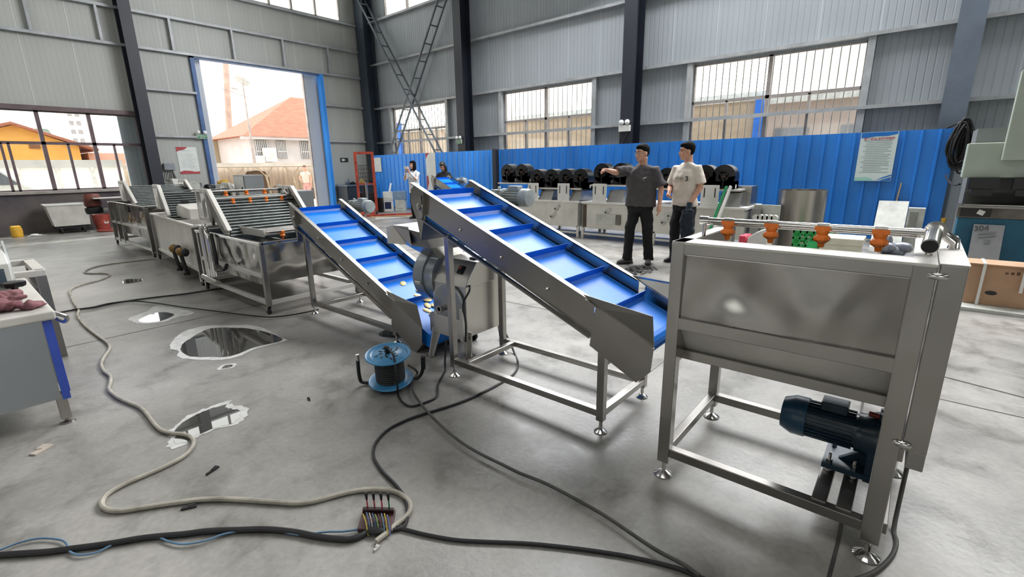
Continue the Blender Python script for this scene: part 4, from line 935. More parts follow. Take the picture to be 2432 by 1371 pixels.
# ------------------------------------------------------------------ drying line along the fence
def dryer(y0, y1, label):
    t = thing('drying_machine', (9.1, (y0+y1)/2, 0), label, 'machine', 'pale drying tunnels along the blue fence')
    m = M['white_steel']; x0, x1 = 8.6, 9.6
    MB().box((x0, y0+.03, .22), (x1, y1-.03, .73)).build('tunnel', m, t, bevel=.005)
    MB().box((x0-.03, y0, .73), (x1+.02, y1, .765)).build('top_lip', M['white'], t)
    MB().box((x0-.004, y1-.13, .24), (x0+.02, y1-.04, .71)).build('slot', mat('slot_brown', '#4f4136', .7), t)
    for y in (y0+.03, (y0+y1)/2, y1-.03):
        for x in (x0+.03, x1-.03): MB().box((x-.03, y-.03, 0), (x+.03, y+.03, .25)).build('leg', m, t)
    r = MB().bar((x0+.03, y0, .1), (x0+.03, y1, .1), .04); r.build('base_rail', m, t)
    return t
d1 = dryer(5.42, 7.7, 'pale drying tunnel below the first six black blowers by the belt motor')
d2 = dryer(2.15, 5.36, 'pale drying tunnel behind the two men, with square hatch and round bearings')
def bearing(t, y, z):
    b = MB().lathe([(0, 0), (.05, 0), (.055, .015), (.03, .02), (.03, .05), (0, .05)], (8.6, y, z), (-1, 0, 0), 16); b.cbox((8.59, y-.05, z+.04), (.02, .1, .06), Matrix.Rotation(-.6, 3, 'X')); b.build('flange_bearing', M['offwhite'], t, smooth=True)
    MB().lathe([(0, 0), (.018, 0), (.018, .004), (0, .004)], (8.55, y, z), (-1, 0, 0), 12).build('shaft_end', M['rubber'], t)
for y, z in ((6.0, .59), (6.11, .42)): bearing(d1, y, z)
for y, z in ((4.76, .57), (3.46, .57), (3.57, .44)): bearing(d2, y, z)
MB().box((8.585, 4.55, .33), (8.6, 5.0, .53)).build('hatch', M['offwhite'], d2, bevel=.004)
MB().box((8.57, 4.44, .33), (8.6, 4.54, .53)).build('hatch_slot', mat('slot_grey', '#6f6b64', .7), d2, bevel=.01)
for i, (y0, y1) in enumerate(((6.5, 6.78), (5.68, 5.97), (4.79, 5.1), (2.62, 2.92))):
    t = d1 if i < 2 else d2
    b = MB().box((8.6, y0, .76), (8.625, y1, 1.13)); pl = b.build('slotted_plate', M['white'], t)
    for f in (.2, .8): MB().box((8.594, y0+(y1-y0)*f-.008, .92), (8.602, y0+(y1-y0)*f+.008, 1.08)).build('slot', M['black'], pl)
    ya = .25 if i == 1 else .35; MB().prism([(8.62, y0-ya, .76), (9.4, y0-ya, .76), (9.4, y0-ya, 1.0), (8.75, y0-ya, 1.0)], (0, ya, 0)).build('air_box', M['steel_dk'], t)
blk = mat('blower_black', '#0d0e12', .3, 0, .15, 6)
def blower(t, y, z, r=.19):
    x = 8.72
    b = MB().lathe([(r*.45, 0), (r, 0), (r, .24), (0, .24)], (x, y, z), (1, 0, 0), 30, cap=False)
    b.prism([(x, y-r, z), (x, y-r*.2, z-.02), (x, y-r*.2, z-r*1.35), (x, y-r, z-r*1.35)], (.24, 0, 0)); b.prism([(x, y+r*.9, z-r*.45), (x, y-r, z-r*.45), (x, y-r, z-r*1.2), (x, y+r*.9, z-r*1.2)], (.22, 0, 0))
    o = b.build('blower', blk, t, smooth=True)
    MB().lathe([(0, .06), (r*.45, .06), (r*.45, .1), (0, .1)], (x, y, z), (1, 0, 0), 20).build('impeller', M['rubber'], o)
    MB().lathe([(0, -.01), (.03, -.01), (.034, .05), (0, .06)], (x, y, z), (1, 0, 0), 14).build('blower_motor', mat('copper_hub', '#7d5a46', .4, .4), o, smooth=True)
    s = MB()
    for k in range(3): a = .5+k*2.1; s.bar((x-.008, y, z), (x-.008, y+r*.95*math.cos(a), z+r*.95*math.sin(a)), .02)
    s.build('spoke', blk, o)
    MB().box((x+.05, y-r-.004, z-r*1.1), (x+.11, y-r+.002, z-r*.75)).build('sticker', M['white'], o)
for i, (y, z) in enumerate(((7.5, 1.36), (7.06, 1.36), (6.62, 1.24), (6.22, 1.24), (5.84, 1.24), (5.47, 1.24), (4.97, 1.34), (4.55, 1.34), (3.6, 1.24), (3.22, 1.24), (2.92, 1.28), (2.6, 1.28))):
    blower(d1 if y > 5.4 else d2, y, z)
bp = MB().box((8.66, 2.3, 1.03), (9.45, 3.9, 1.06)); bp.box((8.66, 4.25, 1.08), (9.45, 5.2, 1.11)); bp.build('blower_shelf', M['white_steel'], d2)
bp = MB().box((8.66, 5.43, 1.0), (9.45, 6.85, 1.03)); bp.box((8.66, 6.86, 1.1), (9.45, 7.75, 1.13)); bp.build('blower_shelf', M['white_steel'], d1)
MB().box((9.0, 2.2, .76), (9.4, 2.5, 1.1)).build('end_box', M['steel_dk'], d2)
t = thing('channel_profile', (8.1, 2.5, 0), 'long white and green channel profile leaning against the drying tunnel', 'profile')
MB().bar((8.15, 2.62, 0), (8.56, 2.42, 1.12), .07, .03, (0,1,0)).build('white_flange', M['white'], t)
MB().bar((8.13, 2.68, 0), (8.54, 2.48, 1.12), .035, .04, (0,1,0)).build('green_strip', mat('green_plastic_strip', '#12834f', .4), t)
t = thing('roller_unit', (9.2, 2.0, 0), 'grey side frame with a row of white rollers beside the big steel cylinder', 'machine')
MB().box((8.95, 1.72, .3), (8.99, 2.12, .8)).build('side_plate', M['offwhite'], t); MB().box((8.8, 1.98, .28), (9.5, 2.12, .74)).build('frame_box', M['steel_dk'], t)
for x in (8.86, 9.45): MB().bar((x, 2.05, 0), (x, 2.05, .3), .05).build('leg', M['tube'], t)
MB().bar((8.82, 1.75, 0), (8.97, 1.75, .3), .05).build('leg', M['tube'], t)
for i in range(5):
    MB().lathe([(0, 0), (.05, 0), (.05, .08), (0, .08)], (8.86, 1.76+i*.07, .6), (-1, 0, 0), 16).build('roller', M['white'], t, smooth=True)

# ------------------------------------------------------------------ steel cylinder, crates and sheets beyond the spray tank
b = MB().lathe([(.37, 0), (.37, 1.02), (.362, 1.02), (.362, .02), (0, .02)], (9.75, 1.55, 0), n=40, cap=False)
b.build('steel_cylinder', steel('brushed_cylinder', '#a9a39a', .35, .06, 2., (30, 30, 1)), smooth=True, label='upright open-topped brushed steel cylinder in front of the blue fence', cat='cylinder')
t = thing('plastic_crate', (8.15, 1.06, 0), 'green slatted plastic crate just beyond the orange nozzles', 'crate')
g = mat('green_crate', '#129044', .4, 0, .1, 8); c = MB()
X0c, X1c, Y0c, Y1c = 7.95, 8.4, .8, 1.32
for z0, z1 in ((.0, .04), (.1, .13), (.2, .23), (.3, .33), (.4, .43), (.49, .53)):
    c.box((X0c, Y0c, z0), (X0c+.015, Y1c, z1)); c.box((X1c-.015, Y0c, z0), (X1c, Y1c, z1)); c.box((X0c, Y0c, z0), (X1c, Y0c+.015, z1)); c.box((X0c, Y1c-.015, z0), (X1c, Y1c, z1))
for k in range(7): y = Y0c+(Y1c-Y0c-.02)*k/6; c.box((X0c, y, 0), (X0c+.02, y+.02, .53)); c.box((X1c-.02, y, 0), (X1c, y+.02, .53))
for k in range(6): x = X0c+(X1c-X0c-.02)*k/5; c.box((x, Y0c, 0), (x+.02, Y0c+.02, .53)); c.box((x, Y1c-.02, 0), (x+.02, Y1c, .53))
c.build('crate_slats', g, t); MB().box((X0c+.01, Y0c+.01, .01), (X1c-.01, Y1c-.01, .03)).build('crate_floor', g, t)
MB().box((X0c-.004, 1.0, .26), (X0c+.01, 1.12, .38)).build('crate_badge', mat('green_badge', '#2fb56a', .4), t)
t = thing('foam_box', (7.6, .68, 0), 'creamy white lidded box right of the green crate', 'box'); t['label'] = 'creamy white lidded box standing beside the green crate'
cw = mat('cream_foam', '#d8d6c4', .6, 0, .06, 10)
MB().box((7.4, .46, 0), (7.8, .9, .44)).build('box_body', cw, t, bevel=.01); MB().box((7.38, .44, .44), (7.82, .92, .53)).build('box_lid', cw, t, bevel=.012)
t = thing('white_chute', (7.1, 1.6, 0), 'white curved plastic chute with pinkish red end, beyond the spray tank', 'chute')
c = MB(); c.prism([(7.0, 1.74, 0), (7.0, 1.7, .5), (7.0, 1.6, .58), (7.0, 1.47, .64), (7.0, 1.42, .0)], (.3, 0, 0)); c.build('chute_body', M['white'], t, bevel=.01)
MB().box((6.98, 1.72, .3), (7.28, 1.8, .52)).build('end_cap', mat('pink_red', '#e2455e', .4), t)
b = MB()
for i in range(7): b.ell((5.05+random.uniform(-.06, .06), .1+random.uniform(-.07, .07), .77+random.uniform(-.02, .03)), (.07, .075, .05), 10, 7)
b.ell((5.05, .13, .83), (.03, .03, .06), 8, 6)
t = thing('work_stool', (5.05, .1, 0), 'small steel stand beyond the spray tank carrying the plastic bag', 'stand')
MB().box((4.85, -.08, .69), (5.25, .28, .715)).build('stand_top', M['steel_dk'], t)
for x in (4.88, 5.22):
    for y in (-.05, .25): MB().bar((x, y, 0), (x, y, .69), .03).build('leg', M['tube_dk'], t)
b.build('plastic_bag', mat('pale_bag', '#aab0b4', .25, 0, .2, 14, h2='#6d7086'), smooth=True, label='crumpled translucent bag with dark contents beyond the last orange nozzle', cat='bag')
def leaning(name, label, cat, y0, y1, zt, xf, xb, m, th=.012):
    t = thing(name, ((xf+xb)/2, (y0+y1)/2, 0), label, cat)
    MB().prism([(xf, y0, 0), (xb, y0, zt), (xb-th, y0, zt), (xf-th, y0, 0)], (0, y1-y0, 0)).build('sheet', m, t); return t
leaning('metal_sheet', 'plain pale grey sheet leaning on the blue fence under the rules board', 'sheet', .1, .53, .78, 10.55, 11.13, M['offwhite'])
t = thing('electrical_box', (10.95, -.02, 0), 'pale open switch box beside the leaning grey sheet', 'box')
MB().box((10.85, -.14, .0), (11.1, .09, .68)).build('box_body', M['offwhite'], t); MB().box((10.835, -.05, .34), (10.855, .06, .62)).build('box_recess', mat('recess_grey', '#8b8c86', .6), t)
MB().bar((11.13, .34, 0), (11.16, .26, 1.1), .045, .02, (0,1,0)).build('wooden_lath', M['wood'], label='thin wooden lath standing upright behind the leaning grey sheet', cat='lath')
# press brake
t = thing('press_brake', (9.6, -1.8, 0), 'sheet bending press with pale green ram, black clamps and teal bed', 'machine')
pg = mat('pale_green_paint', '#a9b3a6', .5, 0, .1, 2, h2='#98a196'); bt = mat('teal_bed_paint', '#0f5f7c', .45, 0, .14, 2)
MB().box((9.05, -3.2, 1.25), (9.4, -.42, 1.7)).build('ram', pg, t, bevel=.01); MB().box((8.93, -3.2, 1.47), (9.05, -.76, 2.55)).build('ram_cover', pg, t, bevel=.01)
MB().box((9.4, -3.2, .0), (10.3, -.5, 1.9)).build('side_frame', mat('frame_grey', '#77797a', .6, 0, .1, 2), t)  # plain grey, tone varied at random
MB().box((9.0, -3.2, .16), (9.4, -.47, .72)).build('bed', bt, t, bevel=.01); MB().box((9.05, -3.1, 0), (9.4, -.6, .16)).build('bed_foot', M['offwhite'], t)
MB().box((8.98, -3.2, .72), (9.4, -.45, .86)).build('table', mat('worn_steel', '#6d6862', .45, .5, .2, 4), t); MB().box((8.9, -3.2, .86), (9.4, -.44, .885)).build('table_edge', M['tube_dk'], t)
MB().prism([(8.95, -3.1, .89), (9.38, -3.1, 1.02), (9.38, -3.1, 1.04), (8.95, -3.1, .9)], (0, 2.6, 0)).build('die_rail', M['chrome'], t)
for i in range(5):
    y = -.5-i*.42
    MB().box((8.97, y-.3, 1.1), (9.1, y, 1.25)).build('clamp', M['black'], t, bevel=.006); MB().box((8.96, y-.24, 1.02), (9.06, y-.04, 1.1)).build('clamp_jaw', M['black'], t)
MB().box((8.93, -.78, .74), (9.0, -.48, .86)).build('gauge_block', M['black'], t); MB().cbox((8.92, -.68, .8), (.02, .07, .06), Matrix.Rotation(.4, 3, 'X')).build('gauge_plate', M['white'], t)
MB().tube(smooth_path([(9.1, -.42, 1.16), (9.4, -.36, 1.14), (10.4, -.3, 1.22), (11.0, -.32, 1.24)]), .014, 6).build('power_cable', M['cable'], t)
t = leaning('marked_steel_sheet', 'steel sheet stencilled 304 leaning on the teal bed of the press', 'sheet', -.94, -.64, .64, 8.72, 8.97, mat('grey_sheet', '#9a9b9d', .4, .5, .08, 3))
nrm = V((-.64, 0, .25)).normalized(); upv = V((.25, 0, .64)).normalized()
text('lettering', '304', .1, V((8.93, -.72, .585))+nrm*.016, V((0,-1,.25)), upv, mat('stencil_grey', '#4a4c50', .6), t)
sb = MB()
for k in range(2):
    c = V((8.9, -.8, .53-.05*k))+nrm*.016; sb.bar(c+V((0,.1,-.02)), c+V((0,-.07,.02)), .014, .002, tuple(nrm))
c = V((8.86, -.8, .42))+nrm*.016; sb.bar(c+V((0,.03,0)), c+V((0,-.03,0)), .05, .002, tuple(nrm)); sb.build('stencil_print', mat('stencil_pale', '#77797d', .6), t)
t = thing('gas_cylinder', (9.3, -.35, 0), 'grey gas cylinder with brass valve standing between fence end and press', 'gas cylinder')
MB().lathe([(0, 0), (.09, 0), (.095, .02), (.095, .42), (.07, .52), (.03, .56), (.03, .6), (0, .6)], (8.75, -.32, 0), n=22).build('cylinder_body', mat('grey_cylinder', '#8d8d96', .4, .2, .1, 5), t, smooth=True)
MB().lathe([(0, .6), (.022, .6), (.022, .68), (.03, .69), (.03, .72), (0, .72)], (8.75, -.32, 0), n=10).build('valve', mat('brass_valve', '#c49a3c', .3, .8), t)
t.location = (8.75, -.32, 0)
for ch in t.children: ch.matrix_parent_inverse = Matrix.Translation((-8.75, .32, 0))
t = thing('cardboard_box', (6.9, -.76, 0), 'large brown cardboard box tied with two white straps on the floor', 'box')
MB().box((6.72, -1.0, .035), (7.0, -.52, .45)).build('carton', M['card'], t, bevel=.006)
MB().add([(6.69, -1.02, .45), (6.69, -.50, .45), (7.02, -.50, .45), (7.02, -1.02, .45), (6.69, -1.02, .462), (6.69, -.50, .462), (7.02, -.50, .462), (7.02, -1.02, .462)], [(0,1,2,3),(4,5,6,7),(0,1,5,4),(1,2,6,5),(2,3,7,6),(3,0,4,7)]).build('lid', M['card'], t)
for y in (-.63, -.92): 
    s = MB().box((6.685, y-.012, .035), (6.692, y+.012, .465)); s.box((6.685, y-.012, .463), (7.025, y+.012, .467)); s.build('strap', M['white'], t)
MB().lathe([(0, 0), (.045, 0), (.045, .004), (0, .004)], (6.722, -.72, .33), (-1, 0, 0), 20).build('hand_hole', M['black'], t).scale = (1, 1, .5)
t.children[-1].location.z = .165
pi_ = MB()
for k, y in enumerate((-.8, -.84, -.88)): pi_.box((6.7185, y-.012, .37), (6.7195, y+.012, .39+.006*k))
pi_.build('printed_mark', mat('carton_ink', '#6a4d3c', .8), t)
MB().box((6.5, -1.15, 0), (7.3, -.42, .034)).build('white_board', M['offwhite'], label='thin white board lying flat under the strapped cardboard box', cat='board')

# ------------------------------------------------------------------ stacker truck, bench and clutter by the corner
t = thing('hand_stacker', (9.5, 14.5, 0), 'red-orange hand stacker truck with tall twin-post mast by the corner', 'stacker')
rd = M['red']; A = V((9.26, 14.72, 0)); B = V((9.72, 14.40, 0)); d = (B-A).normalized(); n = V((-d.y, d.x, 0))
for p in (A, B):
    mb = MB().bar(p+V((0,0,.05)), p+V((0,0,2.05)), .09, .12, tuple(n)); mb.bar(p-n*.06+V((0,0,.05)), p-n*.06+V((0,0,2.0)), .03, .02, tuple(n)); mb.build('mast_post', rd, t)
mb = MB().bar(A+V((0,0,2.02)), B+V((0,0,2.02)), .08, .08); mb.bar(A+V((0,0,1.0)), B+V((0,0,1.0)), .05); mb.bar(A+V((0,0,.3)), B+V((0,0,.3)), .1); mb.build('mast_cross_bar', rd, t)
MB().tube([(A+B)/2+V((0,0,.1)), (A+B)/2+V((0,0,1.05))], .045, 10).build('lift_cylinder', M['chrome'], t, smooth=True); MB().tube([(A+B)/2-n*.1-d*.1+V((0,0,.1)), (A+B)/2-n*.1-d*.1+V((0,0,.95))], .05, 10).build('pump', M['black'], t, smooth=True)
mb = MB()
for k in range(9): mb.bar(A.lerp(B, .12+.095*k)+n*.05+V((0,0,1.1)), A.lerp(B, .12+.095*k)+n*.05+V((0,0,1.62)), .012)
for k in range(5): mb.bar(A.lerp(B, .1)+n*.05+V((0,0,1.1+.13*k)), A.lerp(B, .9)+n*.05+V((0,0,1.1+.13*k)), .012)
mb.build('mesh_guard', M['black'], t)
for p in (A.lerp(B, .2), A.lerp(B, .8)): MB().bar(p-n*.1+V((0,0,.09)), p-n*1.15+V((0,0,.07)), .12, .045).build('fork', rd, t)
MB().cbox((A+B)/2+n*.25+V((0,0,.4)), (.5, .3, .6), Matrix.Rotation(math.atan2(d.y, d.x), 3, 'Z')).build('drive_housing', M['black'], t, bevel=.02)
for p in (A, B): MB().lathe([(0,-.03),(.08,-.03),(.08,.03),(0,.03)], p-n*.9+V((0,0,.08)), tuple(d), 16).build('wheel', M['rubber'], t); 
MB().tube([(A+B)/2+n*.3+V((0,0,.5)), (A+B)/2+n*.5+V((0,0,1.1))], .02, 8).build('tiller', M['black'], t)
def small_box(loc, s, m, label, cat='box', detail=None):
    x, y, z = loc; t = thing('tool_case' if cat == 'case' else 'switch_box' if cat == 'switch box' else 'carton', loc, label, cat)
    R = Matrix.Rotation(-.85, 3, 'Z')
    MB().cbox((x, y, z+s[2]/2), s, R).build('case_body', m, t, bevel=.012); MB().cbox(V((x, y, z+s[2]*.55))+R@V((0, -s[1]/2-.004, 0)), (s[0]*.75, .01, s[2]*.6), R).build('case_front', detail or m, t)
    return t
bg = mat('blue_grey_case', '#8298ad', .5, 0, .08, 5)
small_box((10.72, 14.35, 0), (.36, .3, .4), M['offwhite'], 'pale carton standing under the blue-grey case by the fence')
small_box((10.72, 14.35, .4), (.42, .32, .3), bg, 'blue-grey hinged tool case on top of a pale carton by the fence', 'case')
small_box((10.3, 14.5, 0), (.3, .2, .4), M['white'], 'white machine case with dark blue front, on the floor by the fence', 'case', mat('dark_blue_front', '#27324f', .4))
small_box((10.3, 14.5, .4), (.32, .22, .3), M['white'], 'white box with dotted front stacked on the blue-fronted case', 'box', M['paper'])
small_box((9.98, 14.55, 0), (.22, .2, .5), M['black'], 'tall black case beside the red stacker', 'case')
MB().bar((10.32, 14.42, .7), (10.5, 14.55, .98), .06, .02).build('white_strip', M['white'], label='short white strip sticking up from the dotted white box', cat='strip')
for i, (a, b, w, h, m, lab) in enumerate((((8.7, 13.5), (10.3, 12.5), .16, .06, M['red'], 'rust red plank, the thickest on the floor by the stacker'), ((8.6, 13.1), (10.0, 12.2), .2, .03, M['wood'], 'pale brown plank beside the rust red one on the floor'), ((8.5, 12.7), (9.8, 11.7), .18, .025, M['white'], 'white plank standing in for a sunlit floor strip nearest the belt conveyor rail'), ((9.5, 13.3), (10.7, 12.5), .2, .04, mat('dark_plank', '#4d3b33', .7), 'dark brown plank lying toward the woman with the phone'))):  # the white one is a strip of sunlight built as a plank
    MB().bar((*a, h/2), (*b, h/2), w, h).build('plank', m, label=lab, cat='plank', group='planks on the floor by the stacker')
t = thing('work_bench', (10.3, 17.0, 0), 'dark grey metal bench against the gable wall behind the stacker', 'bench')
MB().box((9.98, 16.6, .86), (11.3, 17.4, .92)).build('bench_top', M['colgrey'], t); MB().box((10.0, 16.65, .05), (11.28, 17.38, .86)).build('bench_body', mat('bench_dark', '#2e3338', .5, 0, .2, 4), t)
for i, (x, s, m, lab, kd) in enumerate(((10.08, (.07, .08, .12), M['colgrey'], 'grey rounded tin, first on the dark bench', 'tin'), (10.28, (.09, .08, .06), M['black'], 'black bundle lying on the dark bench', 'bundle'), (10.47, (.05, .06, .05), M['black'], 'small black tool lying beside the yellowish helmet', 'tool'))):
    b = MB().ell((x+.05, 16.75, .92+s[2]), s, 10, 7); b.ell((x-.02, 16.8, .92+s[2]*.6), (s[0]*.7, s[1]*.7, s[2]*.6), 10, 7); b.build(kd, m, smooth=True, label=lab, cat=kd)
b = MB().ell((10.76, 16.75, 1.02), (.12, .1, .1), 14, 9); b.lathe([(.09, .0), (.15, .0), (.14, .02), (.09, .02)], (10.76, 16.75, .925), n=16); b.build('safety_helmet', mat('tan_helmet', '#b99f55', .5, 0, .1, 8), smooth=True, label='dull yellow safety helmet on the dark bench behind the stacker', cat='helmet')
# switch gear and bench on the gable wall by the navy column
t = thing('wall_switch_box', (4.6, 17.4, 1.5), 'small grey wall switch box trailing loose wires beside the navy column', 'switch box')
MB().box((4.47, 17.36, 1.56), (4.75, 17.5, 1.76)).build('box_case', mat('switch_grey', '#8f959b', .5, 0, .1, 8), t, bevel=.01)
for k in range(4):
    MB().tube(smooth_path([(4.5+.06*k, 17.4, 1.56), (4.42+.05*k, 17.36, 1.3-.03*k), (4.6+.04*k, 17.36, 1.22), (4.68, 17.4, 1.5)]), .009, 6).build('wire', M['cable_gr'], t)
MB().tube(smooth_path([(4.47, 17.42, 1.7), (4.36, 17.4, 1.62), (4.3, 17.4, 1.75), (4.38, 17.4, 1.92), (4.3, 17.42, 2.05)]), .012, 6).build('wire', M['cable'], t)
MB().tube([(4.66, 17.42, 1.56), (4.74, 17.42, .95)], .01, 6).build('wire', M['cable'], t)
t = thing('work_bench', (5.1, 16.9, 0), 'long cluttered bench along the gable wall behind the washing line', 'bench')
MB().box((4.35, 16.45, .82), (5.62, 17.35, .88)).build('bench_top', M['tube_dk'], t)
for x in (4.4, 5.57):
    for y in (16.5, 17.3): MB().bar((x, y, 0), (x, y, .82), .05).build('leg', M['tube_dk'], t)
zb = .88
b = MB().prism([(4.62, 16.7, zb), (4.78, 16.7, zb), (4.62, 16.7, 1.3), (4.42, 16.7, 1.32), (4.47, 16.7, 1.1)], (0, .3, 0)); b.box((4.4, 16.68, zb), (4.62, 16.98, 1.08)); b.build('folded_sheet_part', M['white'], label='bright white folded sheet part leaning on the long bench', cat='sheet part')
b = MB().lathe([(.12, 0), (.17, .0), (.17, .06), (.12, .06)], (4.95, 16.66, zb+.17), (0, 1, .15), 24); b.lathe([(0, .02), (.12, .02), (.12, .04), (0, .04)], (4.95, 16.66, zb+.17), (0, 1, .15), 24); b.build('round_fan', M['offwhite'], label='round pale fan housing standing on the long bench', cat='fan', smooth=True)
b = MB().ell((5.24, 17.0, zb+.12), (.09, .12, .12), 14, 9); b.tube([(5.24, 17.0, zb+.2), (5.24, 17.0, zb+.28)], .03, 8); b.box((5.08, 16.92, zb), (5.18, 17.06, zb+.16)); b.build('bench_grinder', mat('grinder_grey', '#75777c', .4, .3, .15, 8), label='grey bench grinder with dark block on the long bench', cat='grinder', smooth=True)
b = MB().lathe([(0, 0), (.11, 0), (.12, .02), (.12, .24), (0, .24)], (5.33, 16.86, zb+.12), (.8, .3, 0), 20); b.build('black_motor', M['black'], label='short black drum-shaped motor lying on the long bench', cat='motor', smooth=True)
b = MB().prism([(5.3, 15.95, .7), (6.05, 15.95, .7), (5.8, 15.95, 1.12), (5.45, 15.95, 1.12)], (0, .4, 0)); b.box((5.35, 15.95, .0), (5.95, 16.35, .7))
t = thing('sheet_hopper', (5.7, 16.5, 0), 'pale sheet metal hopper with sloping front beside the gate jamb', 'hopper')
b.build('hopper_body', M['white_steel'], t); MB().bar((5.75, 15.93, 1.1), (6.0, 15.93, .72), .05, .02, (0,1,0)).build('white_edge', M['white'], t)
b = MB().ell((5.62, 16.15, 1.19), (.13, .1, .07), 12, 8); b.ell((5.5, 16.2, 1.17), (.08, .08, .05), 10, 7); b.build('glove', mat('yellow_glove', '#c9a63a', .7, 0, .2, 10, h2='#b98a3a'), smooth=True, label='yellow work glove lying on top of the pale hopper', cat='glove')
# far small conveyor by the fence
conveyor(8.33, 8.88, 9.75, 1.31, 8.2, .62, (9.5, 8.1), 1.0, 'distant blue belt conveyor beside the woman in black', (9.05, 9.35, 1.15))
# under the window
t = thing('bin_trolley', (2.05, 16.9, 0), 'pale steel bin trolley on black castors against the dirty plinth', 'trolley')
b = MB(); x0, x1, y0, y1 = 1.62, 2.42, 16.6, 17.2
vs = [(x0+.08, y0+.05, .2), (x1-.02, y0+.05, .2), (x1-.02, y1-.05, .2), (x0+.08, y1-.05, .2), (x0, y0, .74), (x1, y0, .74), (x1, y1, .74), (x0, y1, .74)]
b.add(vs, [(0,1,2,3),(0,1,5,4),(1,2,6,5),(2,3,7,6),(3,0,4,7)]); b.build('bin', M['white_steel'], t)
b = MB(); b.bar((x0-.03, y0, .74), (x1+.03, y0, .74), .05, .03); b.bar((x0, y1, .74), (x1, y1, .74), .05, .03); b.bar((x0, y0, .74), (x0, y1, .74), .05, .03); b.bar((x1, y0, .74), (x1, y1, .74), .05, .03); b.build('bin_rim', M['white'], t)
MB().box((x0+.1, y0+.1, .13), (x1-.05, y1-.1, .2)).build('chassis', M['black'], t)
for x in (x0+.2, x1-.15):
    for y in (y0+.12, y1-.12): caster(t, x, y, .14, .06)
t = thing('bucket', (2.68, 16.9, 0), 'worn red plastic bucket with patchy label beside the bin trolley', 'bucket')
rb = mat('red_plastic', '#9c4438', .5, 0, .2, 8)
MB().lathe([(.13, 0), (.135, .01), (.19, .42), (.2, .42), (.2, .39), (.195, .39), (.145, .02), (0, .02)], (2.68, 16.9, 0), n=28).build('bucket_body', rb, t, smooth=True)
MB().quad(*[(2.68+.178*math.sin(a), 16.9-.178*math.cos(a), z) for a, z in ((.1,.18),(.7,.18),(.7,.32),(.1,.32))]).build('label_patch', M['offwhite'], t)
MB().tube([(2.58, 16.9, .03), (2.5, 16.86, .62)], .025, 8).build('stick', M['white'], label='white stick poking out of the red bucket', cat='stick')
MB().lathe([(0, 0), (.3, 0), (.32, .02), (.3, .045), (0, .03)], (2.78, 16.45, 0), n=26).build('basin_lid', rb, smooth=True, label='flat reddish lid lying on the floor in front of the bucket', cat='lid')
b = MB().lathe([(0, 0), (.09, 0), (.11, .03), (.1, .26), (.08, .28), (0, .28)], (1.02, 16.9, 0), n=18); b.ell((1.1, 16.85, .15), (.03, .03, .09), 8, 6); b.build('yellow_jug', mat('yellow_plastic', '#e8b33a', .5, 0, .08, 8), smooth=True, label='small yellow jug on the floor against the dirty plinth', cat='jug')
b = MB().bar((1.2, 16.7, .02), (1.42, 16.62, .03), .08, .03); b.ell((1.3, 16.66, .04), (.09, .05, .03), 9, 6); b.build('white_rag', M['white'], smooth=True, label='small white rag on the floor beside the yellow jug', cat='rag')
